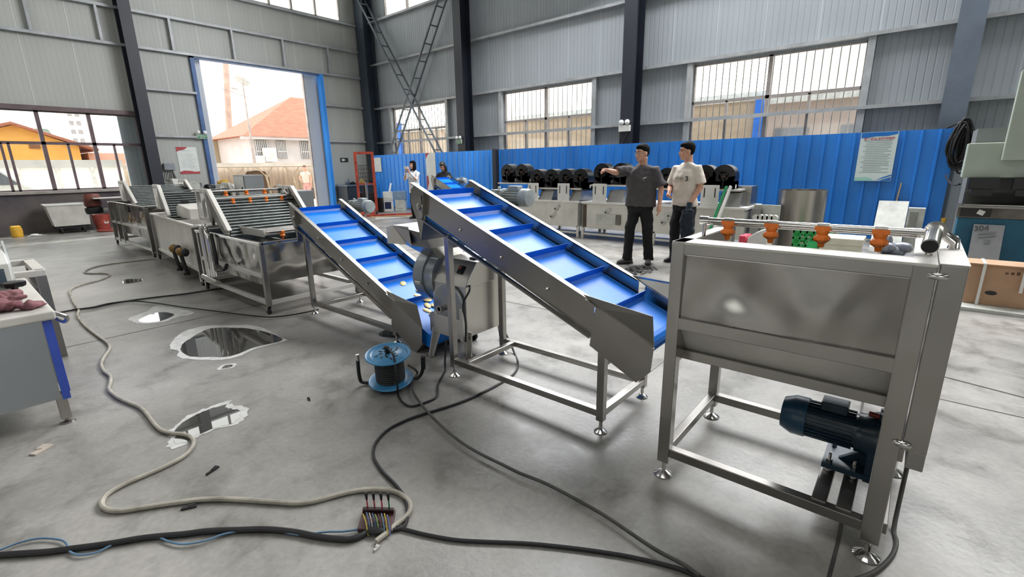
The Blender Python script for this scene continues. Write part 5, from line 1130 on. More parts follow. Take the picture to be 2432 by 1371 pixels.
# ------------------------------------------------------------------ people
def remesh(o, vox, it=5, f=.6, fold=0., fs=.12):
    r = o.modifiers.new('skin', 'REMESH'); r.mode = 'VOXEL'; r.voxel_size = vox; r.use_smooth_shade = True
    s = o.modifiers.new('smooth', 'SMOOTH'); s.iterations = it; s.factor = f
    if fold:
        tx = bpy.data.textures.new('cloth_folds', 'CLOUDS'); tx.noise_scale = fs; tx.noise_depth = 1
        d = o.modifiers.new('folds', 'DISPLACE'); d.texture = tx; d.strength = fold; d.mid_level = .5; d.texture_coords = 'LOCAL'
def person(label, loc, yaw, H, arms, feet, clo, head=(0, 0, 0), vox=.008, hair='short', width=1., glove=None, glasses=False):
    """Local frame: x ahead, y to the person's left, z up, for a body 1.75 m tall.
    ARMS: {side: (elbow, wrist, finger direction, palm direction, curl)}; FEET: {side: (ankle, toe direction, knee)}; HEAD: (turn, nod, shift)."""
    k = H/1.75; Rz = Matrix.Rotation(yaw, 3, 'Z'); L0 = V(loc)
    T = lambda p: L0 + Rz @ (V(p)*k)
    D = lambda d: (Rz @ V(d)).normalized()
    t = thing('person', loc, label, 'person')
    def ring(mb, rows, n=20):
        """Stacked elliptical rings (z, x-shift, half depth, half width, y-shift)."""
        vs = []
        for z, xs, rx, ry, *ys in rows:
            yo = ys[0] if ys else 0
            for j in range(n):
                a = 2*PI*j/n; vs.append(T((xs+rx*math.cos(a), yo+ry*math.sin(a), z)))
        m = len(rows)
        fs = [(i*n+j, i*n+(j+1) % n, (i+1)*n+(j+1) % n, (i+1)*n+j) for i in range(m-1) for j in range(n)] + [tuple(range(n))[::-1], tuple(range((m-1)*n, m*n))]
        mb.add(vs, fs)
    def limb(mb, pts, rs, n=12): mb.tube([T(p) for p in pts], [tuple(x*k for x in r) if isinstance(r, tuple) else r*k for r in rs], n)
    sh = {-1: V((-.01, -.17*width, 1.385)), 1: V((-.01, .17*width, 1.385))}
    # --- head
    HR = Rz @ Matrix.Rotation(head[0], 3, 'Z') @ Matrix.Rotation(head[1], 3, 'Y')
    hc = T(V((.03, 0, 1.625)) + V((head[2], 0, -abs(head[2])*.3)))
    HT = lambda p: hc + HR @ (V(p)*k)
    b = MB()
    def he(c, r, n=18, m=12): b.ell(HT(c), tuple(x*k for x in r), n, m, R=HR)
    he((-.01, 0, .03), (.097, .077, .095)); he((.018, 0, -.03), (.073, .066, .085)); he((.05, 0, -.075), (.036, .042, .034)); he((.058, 0, -.1), (.024, .028, .02))
    he((.045, .035, -.03), (.04, .032, .04)); he((.045, -.035, -.03), (.04, .032, .04)); he((.06, 0, .035), (.033, .06, .022))
    b.tube([HT((.08, 0, .02)), HT((.098, 0, -.012)), HT((.104, 0, -.032)), HT((.085, 0, -.044))], [.009*k, .011*k, .015*k, .012*k], 10)
    for s in (-1, 1): he((.09, .012*s, -.036), (.012, .009, .008), 8, 6); he((-.012, .078*s, -.012), (.022, .011, .034), 10, 8)
    he((.084, 0, -.062), (.012, .024, .006), 10, 6); he((.081, 0, -.072), (.012, .02, .007), 10, 6)
    b.tube([HT((-.03, 0, -.05)), (HT((-.03, 0, -.1))+T((-.025, 0, 1.5)))/2, T((-.03, 0, 1.44)), T((-.03, 0, 1.36))], [.06*k, .058*k, .066*k, .09*k], 16)
    ring(b, [(.95, -.01, .09, .13), (1.1, 0, .08, .12), (1.3, -.01, .09, .15*width), (1.37, -.02, .07, .14*width), (1.42, -.02, .05, .08)])
    # --- arms and hands
    for s, (el, wr, fd, pd, curl) in arms.items():
        S = sh[s]; E = V(el); W = V(wr)
        limb(b, [S, S.lerp(E, .35), E.lerp(S, .08), E, E.lerp(W, .3), E.lerp(W, .7), W], [.052, .047, .04, .04, .041, .033, .026], 12)
        f = V(fd).normalized(); p = V(pd).normalized(); p = (p-f*p.dot(f)).normalized(); u = f.cross(p)*s      # u: thumb side
        limb(b, [W-f*.01, W+f*.03, W+f*.065, W+f*.09], [(.024, .02), (.034, .019), (.037, .017), (.034, .015)] if abs(u.z) < 2 else .03, 12)
        pc = W+f*.05
        b.add([T(W+f*a+u*c+p*d) for a in (.0, .09) for c, d in ((-.036, -.011), (.036, -.011), (.036, .013), (-.036, .013))], [(0,1,2,3),(4,7,6,5),(0,4,5,1),(1,5,6,2),(2,6,7,3),(3,7,4,0)])
        for i, (o, ln) in enumerate(((.029, .068), (.0095, .078), (-.0095, .072), (-.028, .056))):
            q = W+f*.085+u*o; d = f.copy(); pts = [q-f*.02]
            for j, q_ in enumerate((.42, .33, .25)):
                a = curl*(.5, 1., .8)[j]; d = (d*math.cos(a)+p*math.sin(a)).normalized(); pts.append(pts[-1]+d*(ln*q_+(.02 if j == 0 else 0)))
            limb(b, pts, [.0095, .0095, .0085, .007], 8)
        tb = W+f*.022+u*.026; d = (u*.75+f*.6+p*.35).normalized(); d2 = (u*.2+f*.8+p*(.3+curl*.5)).normalized()
        limb(b, [tb-u*.01, tb+d*.032, tb+d*.032+d2*.028, tb+d*.032+d2*.05], [.014, .0125, .0105, .008], 8)
    # --- legs under the trousers, ankles
    for s, (an, toe, kn) in feet.items():
        limb(b, [(-.01, .085*s, .93), kn, an], [.07, .05, .035], 10)
    o = b.build('body', clo.get('skin', M['skin']), t); remesh(o, vox, 4, .5)
    # --- face
    e = MB()
    for s in (-1, 1): e.ell(HT((.0865, .031*s, .012)), (.006*k, .012*k, .0055*k), 10, 6, R=HR)
    e.build('eye', mat('eye_dark', '#1a1412', .25), t, smooth=True)
    e = MB()
    for s in (-1, 1): e.bar(HT((.0925, .016*s, .034)), HT((.084, .048*s, .036)), .006*k, .007*k, tuple(HR @ V((0, 0, 1))))
    e.build('eyebrow', M['hair'], t)
    MB().ell(HT((.0935, 0, -.067)), (.004*k, .021*k, .0035*k), 10, 6, R=HR).build('lips', mat('lip', '#84493f', .5), t, smooth=True)
    if glasses:
        e = MB()
        for s in (-1, 1):
            pts = [HT((.106, .033*s+.021*math.cos(a), .008+.015*math.sin(a))) for a in [2*PI*i/12 for i in range(12)]]; e.tube(pts, .0012*k, 5, closed=True); e.tube([HT((.106, .054*s, .012)), HT((-.01, .079*s, .014))], .0012*k, 5)
        e.tube([HT((.106, -.012, .01)), HT((.106, .012, .01))], .0012*k, 5); e.build('glasses', M['tube_dk'], t)
    # --- hair
    h = MB()
    h.ell(HT((-.022, 0, .052)), (.1*k, .083*k, .092*k), 20, 12, R=HR); h.ell(HT((.02, 0, .088)), (.075*k, .066*k, .045*k), 16, 10, R=HR)
    h.ell(HT((-.048, 0, .012)), (.066*k, .071*k, .068*k), 16, 10, R=HR)
    if hair == 'long':
        h.ell(HT((-.04, 0, -.05)), (.075*k, .094*k, .14*k), 18, 12, R=HR)
        for s in (-1, 1): h.ell(HT((-.005, .075*s, -.06)), (.05*k, .028*k, .12*k), 12, 9, R=HR)
    if hair == 'tied': h.ell(HT((-.115, 0, .0)), (.04*k, .04*k, .055*k), 12, 8, R=HR)
    ho = h.build('hair', clo.get('hair', M['hair']), t); remesh(ho, vox*1.1, 3)
    # --- top
    b = MB(); hem = clo.get('hem', .86); w = width
    ring(b, clo.get('rows') or [(hem, 0, .135, .205*w), (hem+.12, .004, .13, .198*w), (1.15, .008, .128, .196*w), (1.28, .004, .125, .2*w), (1.36, -.006, .11, .19*w), (1.405, -.014, .095, .165*w), (1.435, -.02, .082, .125*w), (1.458, -.024, .072, .092), (1.47, -.026, .066, .076)])
    for s in clo.get('sleeved', arms):
        el, wr = V(arms[s][0]), V(arms[s][1]); S = sh[s]; f = clo.get('sleeve', .78)
        if f <= 1: limb(b, [S+V((0, -.06*s, -.015)), S, S.lerp(el, f*.5), S.lerp(el, f)], [.07, .07, .076, .084], 14)
        else: limb(b, [S+V((0, -.05*s, 0)), S, el, el.lerp(wr, f-1)], [.06, .07, .055, .045], 14)
    top = b.build(clo.get('top_name', 'shirt'), clo['top'], t); remesh(top, vox*1.1, 5, fold=.045, fs=.14)
    # --- trousers and shoes
    b = MB(); wt = clo.get('waist', .98)
    ring(b, [(wt, -.005, .105, .165*w), (wt-.08, -.01, .118, .178*w), (.84, -.012, .12, .18*w), (.78, -.01, .1, .165*w)])
    for s, (an, toe, kn) in feet.items():
        kn = V(kn); an = V(an); fl = clo.get('flare', .072)
        limb(b, [(-.01, .088*s, .86), (-.01, .094*s, .74), kn+V((.005, 0, .05)), kn, kn.lerp(an, .5), an+V((0, 0, .0)), an+V((.004, 0, -.045))], [.098, .094, .08, .077, .073, fl, fl+.004], 14)
    tr = b.build('trousers', clo['bottom'], t); remesh(tr, vox*1.1, 4, fold=.03, fs=.13)
    for s, (an, toe, kn) in feet.items():
        an = V(an); d = V(toe).normalized(); sd = V((-d.y, d.x, 0)); z = V((0, 0, 1)); g = V((an.x, an.y, 0))
        b = MB(); b.tube([T(g-d*.085+z*.05), T(g-d*.06+z*.048), T(g+z*.05), T(g+d*.07+z*.042), T(g+d*.13+z*.036), T(g+d*.165+z*.03)], [(.02*k, .03*k), (.036*k, .046*k), (.038*k, .05*k), (.044*k, .04*k), (.04*k, .032*k), (.018*k, .02*k)], 12)
        sh_o = b.build('shoe', clo['shoe'], t, smooth=True)
        so = MB().add([T(g+d*a+sd*c+z*h_) for h_ in (.0, .022) for a, c in ((-.09, -.028), (-.02, -.036), (.1, -.046), (.165, -.028), (.165, .028), (.1, .046), (-.02, .036), (-.09, .028))], [tuple(range(8))[::-1], tuple(range(8, 16))]+[(i, (i+1) % 8, 8+(i+1) % 8, 8+i) for i in range(8)]); so.build('sole', clo.get('sole', M['rubber']), sh_o)
    if glove:
        s, m = glove; el, wr, fd, pd, curl = arms[s]; W = V(wr); f = V(fd).normalized()
        g = MB(); limb(g, [W-f*.03, W+f*.02, W+f*.07, W+f*.12, W+f*.165], [.04, .042, (.05, .034), (.048, .032), (.03, .024)], 14); limb(g, [W+f*.03+V((.03,0,0)), W+f*.08+V((.05,0,0))], [.018, .014], 8)
        remesh(g.build('glove', m, t), vox, 3)
    return t, T, HT
PANTS = mat('black_trousers', '#08080d', .85, 0, .25, 7, bump=.25, bscale=14)
# the man in grey, pointing
grey_t = mat('charcoal_tshirt', '#4a4648', .85, 0, .12, 5, bump=.5, bscale=7)
t, T, HT = person('man in charcoal T-shirt and black trousers pointing with one outstretched arm', (6.8, 3.2, 0), math.radians(187), 1.78,
    {-1: ((.17, -.33, 1.36), (.33, -.40, 1.40), (.85, -.35, .12), (.1, .3, -1), 1.15), 1: ((-.03, .29, 1.14), (.05, .30, .89), (.1, 0, -1), (.1, -1, 0), .35)},
    {-1: ((.09, -.13, .1), (.75, -.65, 0), (.05, -.12, .5)), 1: ((-.06, .15, .1), (.95, .25, 0), (-.01, .13, .5))},
    {'top': grey_t, 'bottom': PANTS, 'shoe': mat('grey_shoe', '#55524f', .7), 'hem': .87, 'sleeve': .9}, head=(math.radians(-33), .04, 0), vox=.0075, width=1.12, glasses=True)
m = MB(); c = T((.142, .085, 1.275)); ex = T((.13, .15, 1.275))-c; ex.normalize(); up = V((0,0,1))
m.quad(c-ex*.035-up*.012, c+ex*.02+up*.004, c+ex*.04+up*.022, c+ex*.005+up*.018); m.quad(c-ex*.02-up*.03, c+ex*.015-up*.036, c+ex*.012-up*.03); m.build('shirt_print', mat('print_white', '#cfcdcd', .7), t)
# the man in the pale T-shirt
pale_t = mat('cream_tshirt', '#d9d0c4', .85, 0, .06, 5, bump=.45, bscale=7)
t, T, HT = person('man in cream T-shirt printed with a 3, one hand gloved, listening', (7.26, 2.70, 0), math.radians(163), 1.80,
    {-1: ((.03, -.25, 1.12), (.24, -.09, 1.06), (.55, .3, -.5), (0, 1, -.2), 1.0), 1: ((-.02, .24, 1.13), (.13, .19, .89), (.15, 0, -1), (0, -1, 0), .4)},
    {-1: ((.03, -.1, .1), (1, -.2, 0), (.04, -.1, .5)), 1: ((-.03, .12, .1), (1, .3, 0), (.0, .11, .5))},
    {'top': pale_t, 'bottom': PANTS, 'shoe': M['black'], 'hem': .86, 'sleeve': .85}, head=(math.radians(-40), .03, 0), vox=.0075, width=1.02, glove=(1, mat('slate_glove', '#2c3d4c', .8, 0, .2, 12)))
ink = mat('shirt_ink', '#33302f', .7)
c = T((.128, .105, 1.245)); ex = (T((.09, .17, 1.245))-T((.128, .1, 1.245))).normalized()
text('lettering', '3', .1, c+V((-.012,-.006,0)), ex, (0,0,1), ink, t, .002)
b = MB(); p = T((.147, .06, 1.24)); q = T((.147, -.07, 1.24)); b.bar(p, q, .004, .006); b.bar(p+V((0,0,-.03)), q+V((0,0,-.03)), .004, .005); b.bar(p+V((0,0,.014)), q+V((0,0,.014)), .004, .012); b.build('shirt_print', mat('print_pale', '#9b948c', .8), t)
rag = MB()
random.seed(3)
for i in range(5):
    y = .14+.03*i; rag.tube([T((.17+.012*(i % 2), y, .82)), T((.18+.02*(i % 2), y-.01, .68)), T((.16, y+.005, .5)), T((.17, y, .38+.03*(i % 3)))], [.03, .045, .05, .03], 9)
ro = rag.build('work_cloth', mat('navy_denim', '#1c2836', .85, 0, .2, 9, bump=.4, bscale=12), label='dark navy work cloth dangling from the gloved hand of the listening man', cat='cloth'); remesh(ro, .01, 3, fold=.05, fs=.1)
# woman with the phone
t, T, HT = person('woman in long white top holding a phone up to her face', (9.25, 11.65, 0), math.radians(190), 1.70,
    {-1: ((.14, -.24, 1.2), (.24, -.09, 1.46), (.1, .35, .9), (-1, .3, 0), .9), 1: ((.14, .22, 1.2), (.24, .03, 1.44), (.1, -.3, .9), (-1, 0, 0), .9)},
    {-1: ((.02, -.09, .1), (1, -.2, 0), (.02, -.09, .5)), 1: ((-.02, .1, .1), (1, .2, 0), (0, .1, .5))},
    {'top': mat('white_blouse', '#d5d8dc', .85, 0, .06, 6, bump=.3, bscale=9), 'bottom': PANTS, 'shoe': M['black'], 'hem': .8, 'sleeve': 1.8, 'flare': .05, 'waist': .95}, head=(math.radians(-14), 0, 0), vox=.012, hair='long', width=.95)
c = T((.3, -.03, 1.56)); MB().cbox(c, (.012, .15, .075), Matrix.Rotation(math.radians(190), 3, 'Z')).build('smartphone', M['white'], label='white phone held sideways by the woman in the white top', cat='phone', bevel=.004)
# woman in black, head bent
t, T, HT = person('woman in black top with head bent, behind the distant belt conveyor', (9.3, 10.35, 0), math.radians(200), 1.66,
    {-1: ((.08, -.24, 1.12), (.26, -.1, 1.05), (.8, .4, -.2), (0, .5, -1), .7), 1: ((.08, .24, 1.12), (.26, .1, 1.05), (.8, -.4, -.2), (0, -.5, -1), .7)},
    {-1: ((.02, -.09, .1), (1, -.2, 0), (.02, -.09, .5)), 1: ((-.02, .1, .1), (1, .2, 0), (0, .1, .5))},
    {'top': mat('black_top', '#111116', .8, 0, .2, 8), 'bottom': PANTS, 'shoe': M['black'], 'hem': .9, 'sleeve': .5, 'flare': .06, 'hair': mat('dark_brown_hair', '#241a17', .5, 0, .3, 30)}, head=(math.radians(-10), .6, .04), vox=.012, hair='long', width=.98)
# woman outside by the gate
t, T, HT = person('woman in white top and pink trousers standing outside by the gate leaf, hand on hip', (11.25, 22.2, 0), math.radians(215), 1.70,
    {-1: ((-.06, -.36, 1.16), (.07, -.21, 1.02), (.5, .5, -.4), (0, 1, 0), .4), 1: ((-.03, .24, 1.14), (.03, .25, .9), (.1, 0, -1), (0, -1, 0), .35)},
    {-1: ((.02, -.08, .1), (1, -.2, 0), (.02, -.08, .5)), 1: ((-.02, .09, .1), (1, .2, 0), (0, .09, .5))},
    {'top': mat('ivory_top', '#c9b5a9', .85, 0, .05, 6), 'bottom': mat('pink_trousers', '#b98a86', .85, 0, .08, 6), 'shoe': M['white'], 'hem': .93, 'sleeve': .35, 'flare': .085, 'hair': mat('brown_hair', '#4a342c', .6, 0, .2, 20)}, head=(math.radians(30), 0, 0), vox=.014, hair='tied', width=.92)
# ------------------------------------------------------------------ near table and its things
t = thing('steel_table', (-.1, 4.5, 0), 'low steel worktable with blue-edged panel, cut off at the picture edge', 'table')
ts = steel('blue_grey_sheet', '#a3a8ac', .35, .1, 2.)
X0t, X1t, Y0t, Y1t, zt = -1.0, .275, 3.82, 5.25, .72
MB().box((X0t, Y0t-.02, zt-.055), (X1t+.02, Y1t, zt)).build('table_top', M['white_steel'], t, bevel=.012, seg=3)
MB().box((X0t, Y0t, .17), (X1t-.05, Y0t+.02, zt-.055)).build('front_panel', ts, t)
b = MB().box((X1t-.03, Y0t, .17), (X1t-.01, Y1t-.03, zt-.055)); b.build('side_panel', ts, t)
MB().box((X1t-.045, Y0t-.004, .16), (X1t-.008, Y0t+.012, zt-.055)).build('blue_edge', mat('blue_film', '#3a56b8', .35, 0, .1, 6), t)
MB().box((X1t-.01, Y0t+.01, .2), (X1t-.002, Y1t-.1, zt-.06)).build('blue_film', mat('blue_film_side', '#3a56b8', .3, 0, .1, 6), t)
for x in (X1t-.05, X0t+.05):
    for y in (Y0t+.03, Y1t-.05): MB().box((x-.025, y-.025, .03), (x+.025, y+.025, .2)).build('leg', M['tube'], t, bevel=.003); MB().lathe([(0,0),(.04,0),(.035,.01),(.012,.014),(.012,.04),(0,.04)], (x, y, 0), n=14).build('levelling_foot', M['tube_dk'], t)
t2 = thing('frame_table', (-.1, 5.7, 0), 'open-topped steel frame stand just behind the worktable', 'stand')
b = MB()
for a, c in (((-.8, 5.33), (.42, 5.33)), ((-.8, 6.1), (.42, 6.1)), ((-.8, 5.33), (-.8, 6.1)), ((.39, 5.33), (.39, 6.1))): b.bar((*a, .73), (*c, .73), .07, .05)
b.build('top_frame', M['white_steel'], t2, bevel=.004); MB().box((-.75, 5.38, .6), (.36, 6.05, .61)).build('inner_tray', M['steel'], t2)
for x in (-.78, .39):
    for y in (5.35, 6.08): MB().bar((x, y, 0), (x, y, .71), .06).build('leg', M['tube_dk'], t2)
t = thing('slicer_box', (0, 4.9, zt), 'white sloping machine box with black knob standing on the worktable', 'machine')
MB().prism([(-.9, 4.62, zt+.05), (-.9, 4.62, zt+.2), (-.9, 4.78, zt+.3), (-.9, 5.1, zt+.3), (-.9, 5.1, zt+.05)], (1.1, 0, 0)).build('casing', M['white'], t, bevel=.006)
MB().box((-.9, 4.615, zt+.06), (.17, 4.622, zt+.17)).build('front_window', mat('smoky_front', '#4c5a66', .25), t)
MB().prism([(.2, 4.6, zt+.02), (.2, 5.12, zt+.02), (.2, 5.08, zt+.2), (.2, 4.8, zt+.34), (.2, 4.66, zt+.2)], (.012, 0, 0)).build('guard_plate', mat('frosted_guard', '#c9cdca', .3), t)
MB().box((-.9, 4.36, zt+.001), (.2, 4.42, zt+.03)).build('slide_rail', M['steel'], t); MB().box((-.9, 4.6, zt+.001), (.19, 5.12, zt+.05)).build('base', M['steel_dk'], t)
k = MB().lathe([(.018, 0), (.018, .04), (.055, .045), (.06, .055), (.06, .075), (.05, .08), (0, .082)], (.185, 4.4, zt+.03), n=8); k.build('knob', M['black'], t, smooth=True)
MB().bar((-.4, 5.0, zt+.3), (-.05, 4.95, zt+.36), .05, .04).build('top_handle', M['black'], t)
random.seed(21)
cl = MB()
for i in range(16):
    x = random.uniform(-.5, .17); y = random.uniform(3.95, 4.22); a = random.uniform(0, PI); R = Matrix.Rotation(a, 3, 'Z') @ Matrix.Rotation(random.uniform(-.4, .4), 3, 'X')
    cl.ell((x, y, zt+.03+random.uniform(0, .035)), (.13, .05, .035), 12, 8, R=R)
cl.ell((.22, 3.96, zt+.02), (.07, .04, .02), 10, 7); cl.ell((.12, 4.28, zt+.04), (.09, .05, .03), 10, 7)
c = cl.build('work_rag', mat('maroon_cloth', '#6e4348', .9, 0, .3, 9, h2='#8d6466', bump=.6, bscale=11), label='crumpled maroon cloth heaped on the near corner of the worktable', cat='cloth'); remesh(c, .007, 2, .5, fold=.07, fs=.06)
MB().tube(smooth_path([(.29, 3.84, .7), (.34, 3.83, .66), (.33, 3.9, .62), (.3, 4.0, .64)]), .012, 8).build('bent_wire', M['tube'], label='short bent steel wire hooked under the worktable corner', cat='wire', smooth=True)

# ------------------------------------------------------------------ cable reel
t = thing('cable_reel', (1.79, 2.66, 0), 'blue-flanged cable reel with black tube stand on the concrete floor', 'reel')
bl = mat('reel_blue', '#3f86b3', .32, 0, .08, 9); cx, cy = 1.79, 2.66
ax = V((-.1, -.1, 1)).normalized(); bc = V((cx, cy, .045))
MB().lathe([(0, .0), (.135, .0), (.152, .006), (.155, .012), (.15, .018), (.12, .012), (.1, .016), (0, .016)], bc, ax, 40).build('lower_flange', bl, t, smooth=True)
tc_ = bc+ax*.215
uf = MB().lathe([(0, 0), (.135, 0), (.152, -.006), (.157, .0), (.153, .007), (.145, .006), (.138, .001), (.128, .003), (.12, .008), (.108, .003), (.1, .008), (0, .008)], tc_, ax, 44).build('upper_flange', bl, t, smooth=True)
a1 = ax.cross(V((1,0,0))).normalized(); a2 = ax.cross(a1)
s = MB(); random.seed(5)
for i in range(16):
    a = i*2.4; r_ = .03+.062*((i*7) % 16)/16; p = tc_+ax*.009+a1*r_*math.cos(a)+a2*r_*math.sin(a); d = (a1*math.cos(a+.5)+a2*math.sin(a+.5)); s.bar(p-d*.012, p+d*.012, .009, .004, tuple(ax))
s.build('socket_slot', M['black'], uf)
w = MB()
for i in range(11): w.lathe([(.085, -.008), (.097, -.008), (.102, 0), (.097, .008), (.085, .008)], bc+ax*(.025+i*.0172), ax, 30)
w.build('wound_cable', M['cable'], t, smooth=True)
pl = MB().tube([tc_+ax*.008, tc_+ax*.05], .018, 10); pl.ell(tc_+ax*.045+a1*.012, (.02, .02, .014), 10, 7); pl.build('plug', M['black'], t, smooth=True)
fr = MB().tube(smooth_path([(1.66, 2.85, .23), (1.66, 2.85, .06), (1.68, 2.83, .02), (1.75, 2.74, .02), (1.93, 2.6, .02), (1.98, 2.57, .04), (2.0, 2.555, .1)]), .013, 10); fr.tube([(1.67, 2.6, .016), (1.93, 2.74, .016)], .012, 8)
fr.build('stand_tube', M['black'], t, smooth=True)
MB().tube([(2.0, 2.555, .09), (2.0, 2.55, .185)], .017, 12).build('grip', M['rubber'], t, smooth=True); MB().tube([(1.66, 2.85, .19), (1.66, 2.85, .235)], .0135, 10).build('bare_tube_end', M['chrome'], t, smooth=True)

# ------------------------------------------------------------------ cables and hose on the floor
def floor_cable(name, pts, r, m, label, cat='cable', z=None, lead=(), tail=()):
    z = r+.001 if z is None else z
    p = list(lead) + [(x, y, z) for x, y in pts] + list(tail)
    return MB().tube(smooth_path(p, 4), r, 8).build(name, m, smooth=True, label=label, cat=cat)
HOSE=[(2.233,10.229),(1.954,10.240),(1.594,10.274),(1.347,10.114),(1.195,9.768),(1.239,9.532),(1.369,9.355),(1.398,9.145),(1.255,8.862),(1.010,8.659),(0.886,8.490),(0.823,8.258),(0.783,7.825),(0.750,7.346),(0.738,7.043),(0.686,6.746),(0.669,6.242),(0.684,5.760),(0.698,5.431),(0.680,5.215),(0.605,5.002),(0.556,4.823),(0.538,4.620),(0.548,4.467),(0.518,4.306),(0.489,4.186),(0.496,4.003),(0.520,3.861),(0.554,3.712),(0.562,3.575),(0.557,3.392),(0.560,3.255),(0.585,3.161),(0.634,3.071),(0.649,2.978),(0.624,2.894),(0.563,2.824),(0.477,2.795),(0.381,2.787),(0.301,2.781),(0.230,2.755),(0.199,2.712),(0.190,2.659),(0.203,2.606),(0.237,2.556),(0.283,2.519),(0.354,2.469),(0.441,2.400),(0.512,2.338),(0.592,2.239),(0.687,2.096),(0.763,1.985),(0.824,1.929),(0.935,1.874),(1.006,1.828),(1.067,1.764),(1.106,1.683),(1.109,1.617),(1.099,1.569),(1.069,1.530),(1.030,1.513),(0.976,1.508),(0.921,1.499),(0.867,1.494)]
CABA=[(0.541,7.079),(0.695,7.101),(0.855,7.045),(1.014,7.078),(1.173,7.071),(1.446,6.995),(1.726,6.886),(2.039,6.829),(2.248,6.760)]
CABB=[(0.690,7.062),(0.849,7.006),(1.009,7.051),(1.199,6.968),(1.356,6.624),(1.510,6.131),(1.690,5.638),(1.808,5.297),(1.904,5.048),(1.979,4.936),(2.150,4.847),(2.400,4.813)]
CABC=[(-0.181,2.659),(-0.142,2.620),(-0.078,2.554),(-0.013,2.488),(0.054,2.432),(0.156,2.347),(0.262,2.269),(0.374,2.163),(0.446,2.102),(0.542,1.995),(0.609,1.917),(0.677,1.809),(0.717,1.726),(0.759,1.650),(0.801,1.590),(0.837,1.571),(0.866,1.567)]
WIRE=[(-0.180,2.670),(-0.140,2.660),(-0.084,2.653),(-0.028,2.622),(0.024,2.551),(0.043,2.496),(0.045,2.423),(0.067,2.367),(0.114,2.329),(0.161,2.331),(0.208,2.325),(0.265,2.282),(0.297,2.236),(0.321,2.164),(0.356,2.101),(0.421,2.052),(0.479,2.034),(0.540,1.991),(0.609,1.917),(0.680,1.783),(0.725,1.741),(0.770,1.699),(0.811,1.651),(0.858,1.611)]
CABD=[(0.947,1.522),(0.969,1.499),(0.990,1.448),(1.023,1.366),(1.079,1.253),(1.145,1.156),(1.236,1.031),(1.298,0.937),(1.383,0.792),(1.458,0.646),(1.515,0.500),(1.529,0.426),(1.543,0.354)]
CABE=[(2.012,2.645),(1.912,2.569),(1.804,2.427),(1.731,2.268),(1.675,2.109),(1.618,1.908),(1.579,1.712),(1.569,1.559),(1.571,1.428),(1.573,1.305),(1.590,1.149),(1.583,0.912),(1.573,0.802),(1.554,0.694),(1.536,0.577),(1.535,0.476),(1.522,0.408)]
CABF=[(2.789,2.356),(2.631,2.187),(2.481,2.099),(2.323,2.072),(2.105,2.069),(1.941,2.083),(1.805,2.115),(1.683,2.154),(1.559,2.183),(1.423,2.184),(1.311,2.135),(1.244,2.073),(1.197,1.995),(1.160,1.865),(1.142,1.747),(1.123,1.663),(1.101,1.606),(1.076,1.559),(1.039,1.511),(1.005,1.481),(0.973,1.478),(0.939,1.511)]
CABG=[(2.183,2.534),(2.014,2.416),(1.906,2.299),(1.847,2.264),(1.778,2.268),(1.712,2.283),(1.677,2.316),(1.686,2.406),(1.736,2.513)]
MIXC=[(2.483,-0.135),(2.346,-0.131),(2.278,-0.131),(2.204,-0.142),(2.116,-0.135),(2.016,-0.107),(1.930,-0.068),(1.832,-0.001)]
P1=[(0.533,3.008),(0.581,3.145),(0.584,3.204),(0.705,3.322),(0.838,3.353),(0.974,3.343),(0.959,3.280),(1.003,3.120),(0.905,2.978),(0.793,3.007),(0.663,3.002),(0.602,2.960)]
P2=[(1.032,4.854),(1.202,5.197),(1.411,5.273),(1.609,5.076),(1.760,4.817),(1.764,4.253),(1.735,4.189),(1.505,4.197),(1.285,4.130),(1.143,4.246),(1.008,4.502),(1.052,4.690)]
P2in=[(1.094,4.775),(1.240,4.985),(1.430,5.129),(1.594,4.974),(1.713,4.702),(1.748,4.243),(1.504,4.244),(1.289,4.192),(1.167,4.322),(1.067,4.493)]
P3=[(1.023,6.232),(1.125,6.310),(1.231,6.392),(1.341,6.562),(1.437,6.385),(1.533,5.889),(1.333,5.825),(1.209,5.762),(1.084,5.849),(1.018,6.012)]
P4=[(1.416,8.467),(1.488,8.620),(1.639,8.415),(1.567,8.260),(1.407,8.286)]
P5=[(1.116,3.992),(1.182,4.045),(1.251,3.988),(1.210,3.925),(1.125,3.958)]
floor_cable('rubber_hose', HOSE, .0115, M['hose'], 'dusty beige hose snaking from the washing line to the switch board', 'hose')
floor_cable('power_cable', CABA, .009, M['cable'], 'black cable running straight from the worktable under the nearest washing tank')
floor_cable('power_cable', CABB, .008, M['cable'], 'black cable looping from the table cable to the upper belt conveyor foot', z=.022)
floor_cable('power_cable', CABC, .0125, M['cable'], 'thick black cable crossing the near floor to the knife switch board')
floor_cable('power_cable', CABD, .008, M['cable'], 'black cable leaving the switch board toward the spray tank')
floor_cable('power_cable', CABE, .0085, M['cable_gr'], 'dusty grey cable from the blue reel curving toward the spray tank', z=.024, lead=[(1.9, 2.6, .14), (1.94, 2.58, .1)])
floor_cable('power_cable', CABF, .008, M['cable'], 'black cable from the cutter castor bending down to the switch board', z=.0095, lead=[(2.86, 2.6, .4), (2.86, 2.55, .2)])
floor_cable('power_cable', CABG, .007, M['cable'], 'black cable drooping from the reel plug across to the cutter', z=.0085, lead=[(2.27, 2.6, .22), (2.22, 2.57, .06)], tail=[(1.722, 2.49, .08), (1.722, 2.495, .2), (1.735, 2.525, .282), (1.755, 2.59, .298), (1.772, 2.635, .298)])
floor_cable('power_cable', MIXC[2:], .0085, M['cable_gr'], 'grey cable hanging from the gear cover of the spray tank to the floor', lead=[(2.5, -.135, .43), (2.47, -.14, .3), (2.38, -.135, .1)])
floor_cable('thin_wire', WIRE, .0042, mat('blue_grey_wire', '#5d7f9b', .5), 'thin blue-grey wire curling around the thick black cable', 'wire', z=.012)

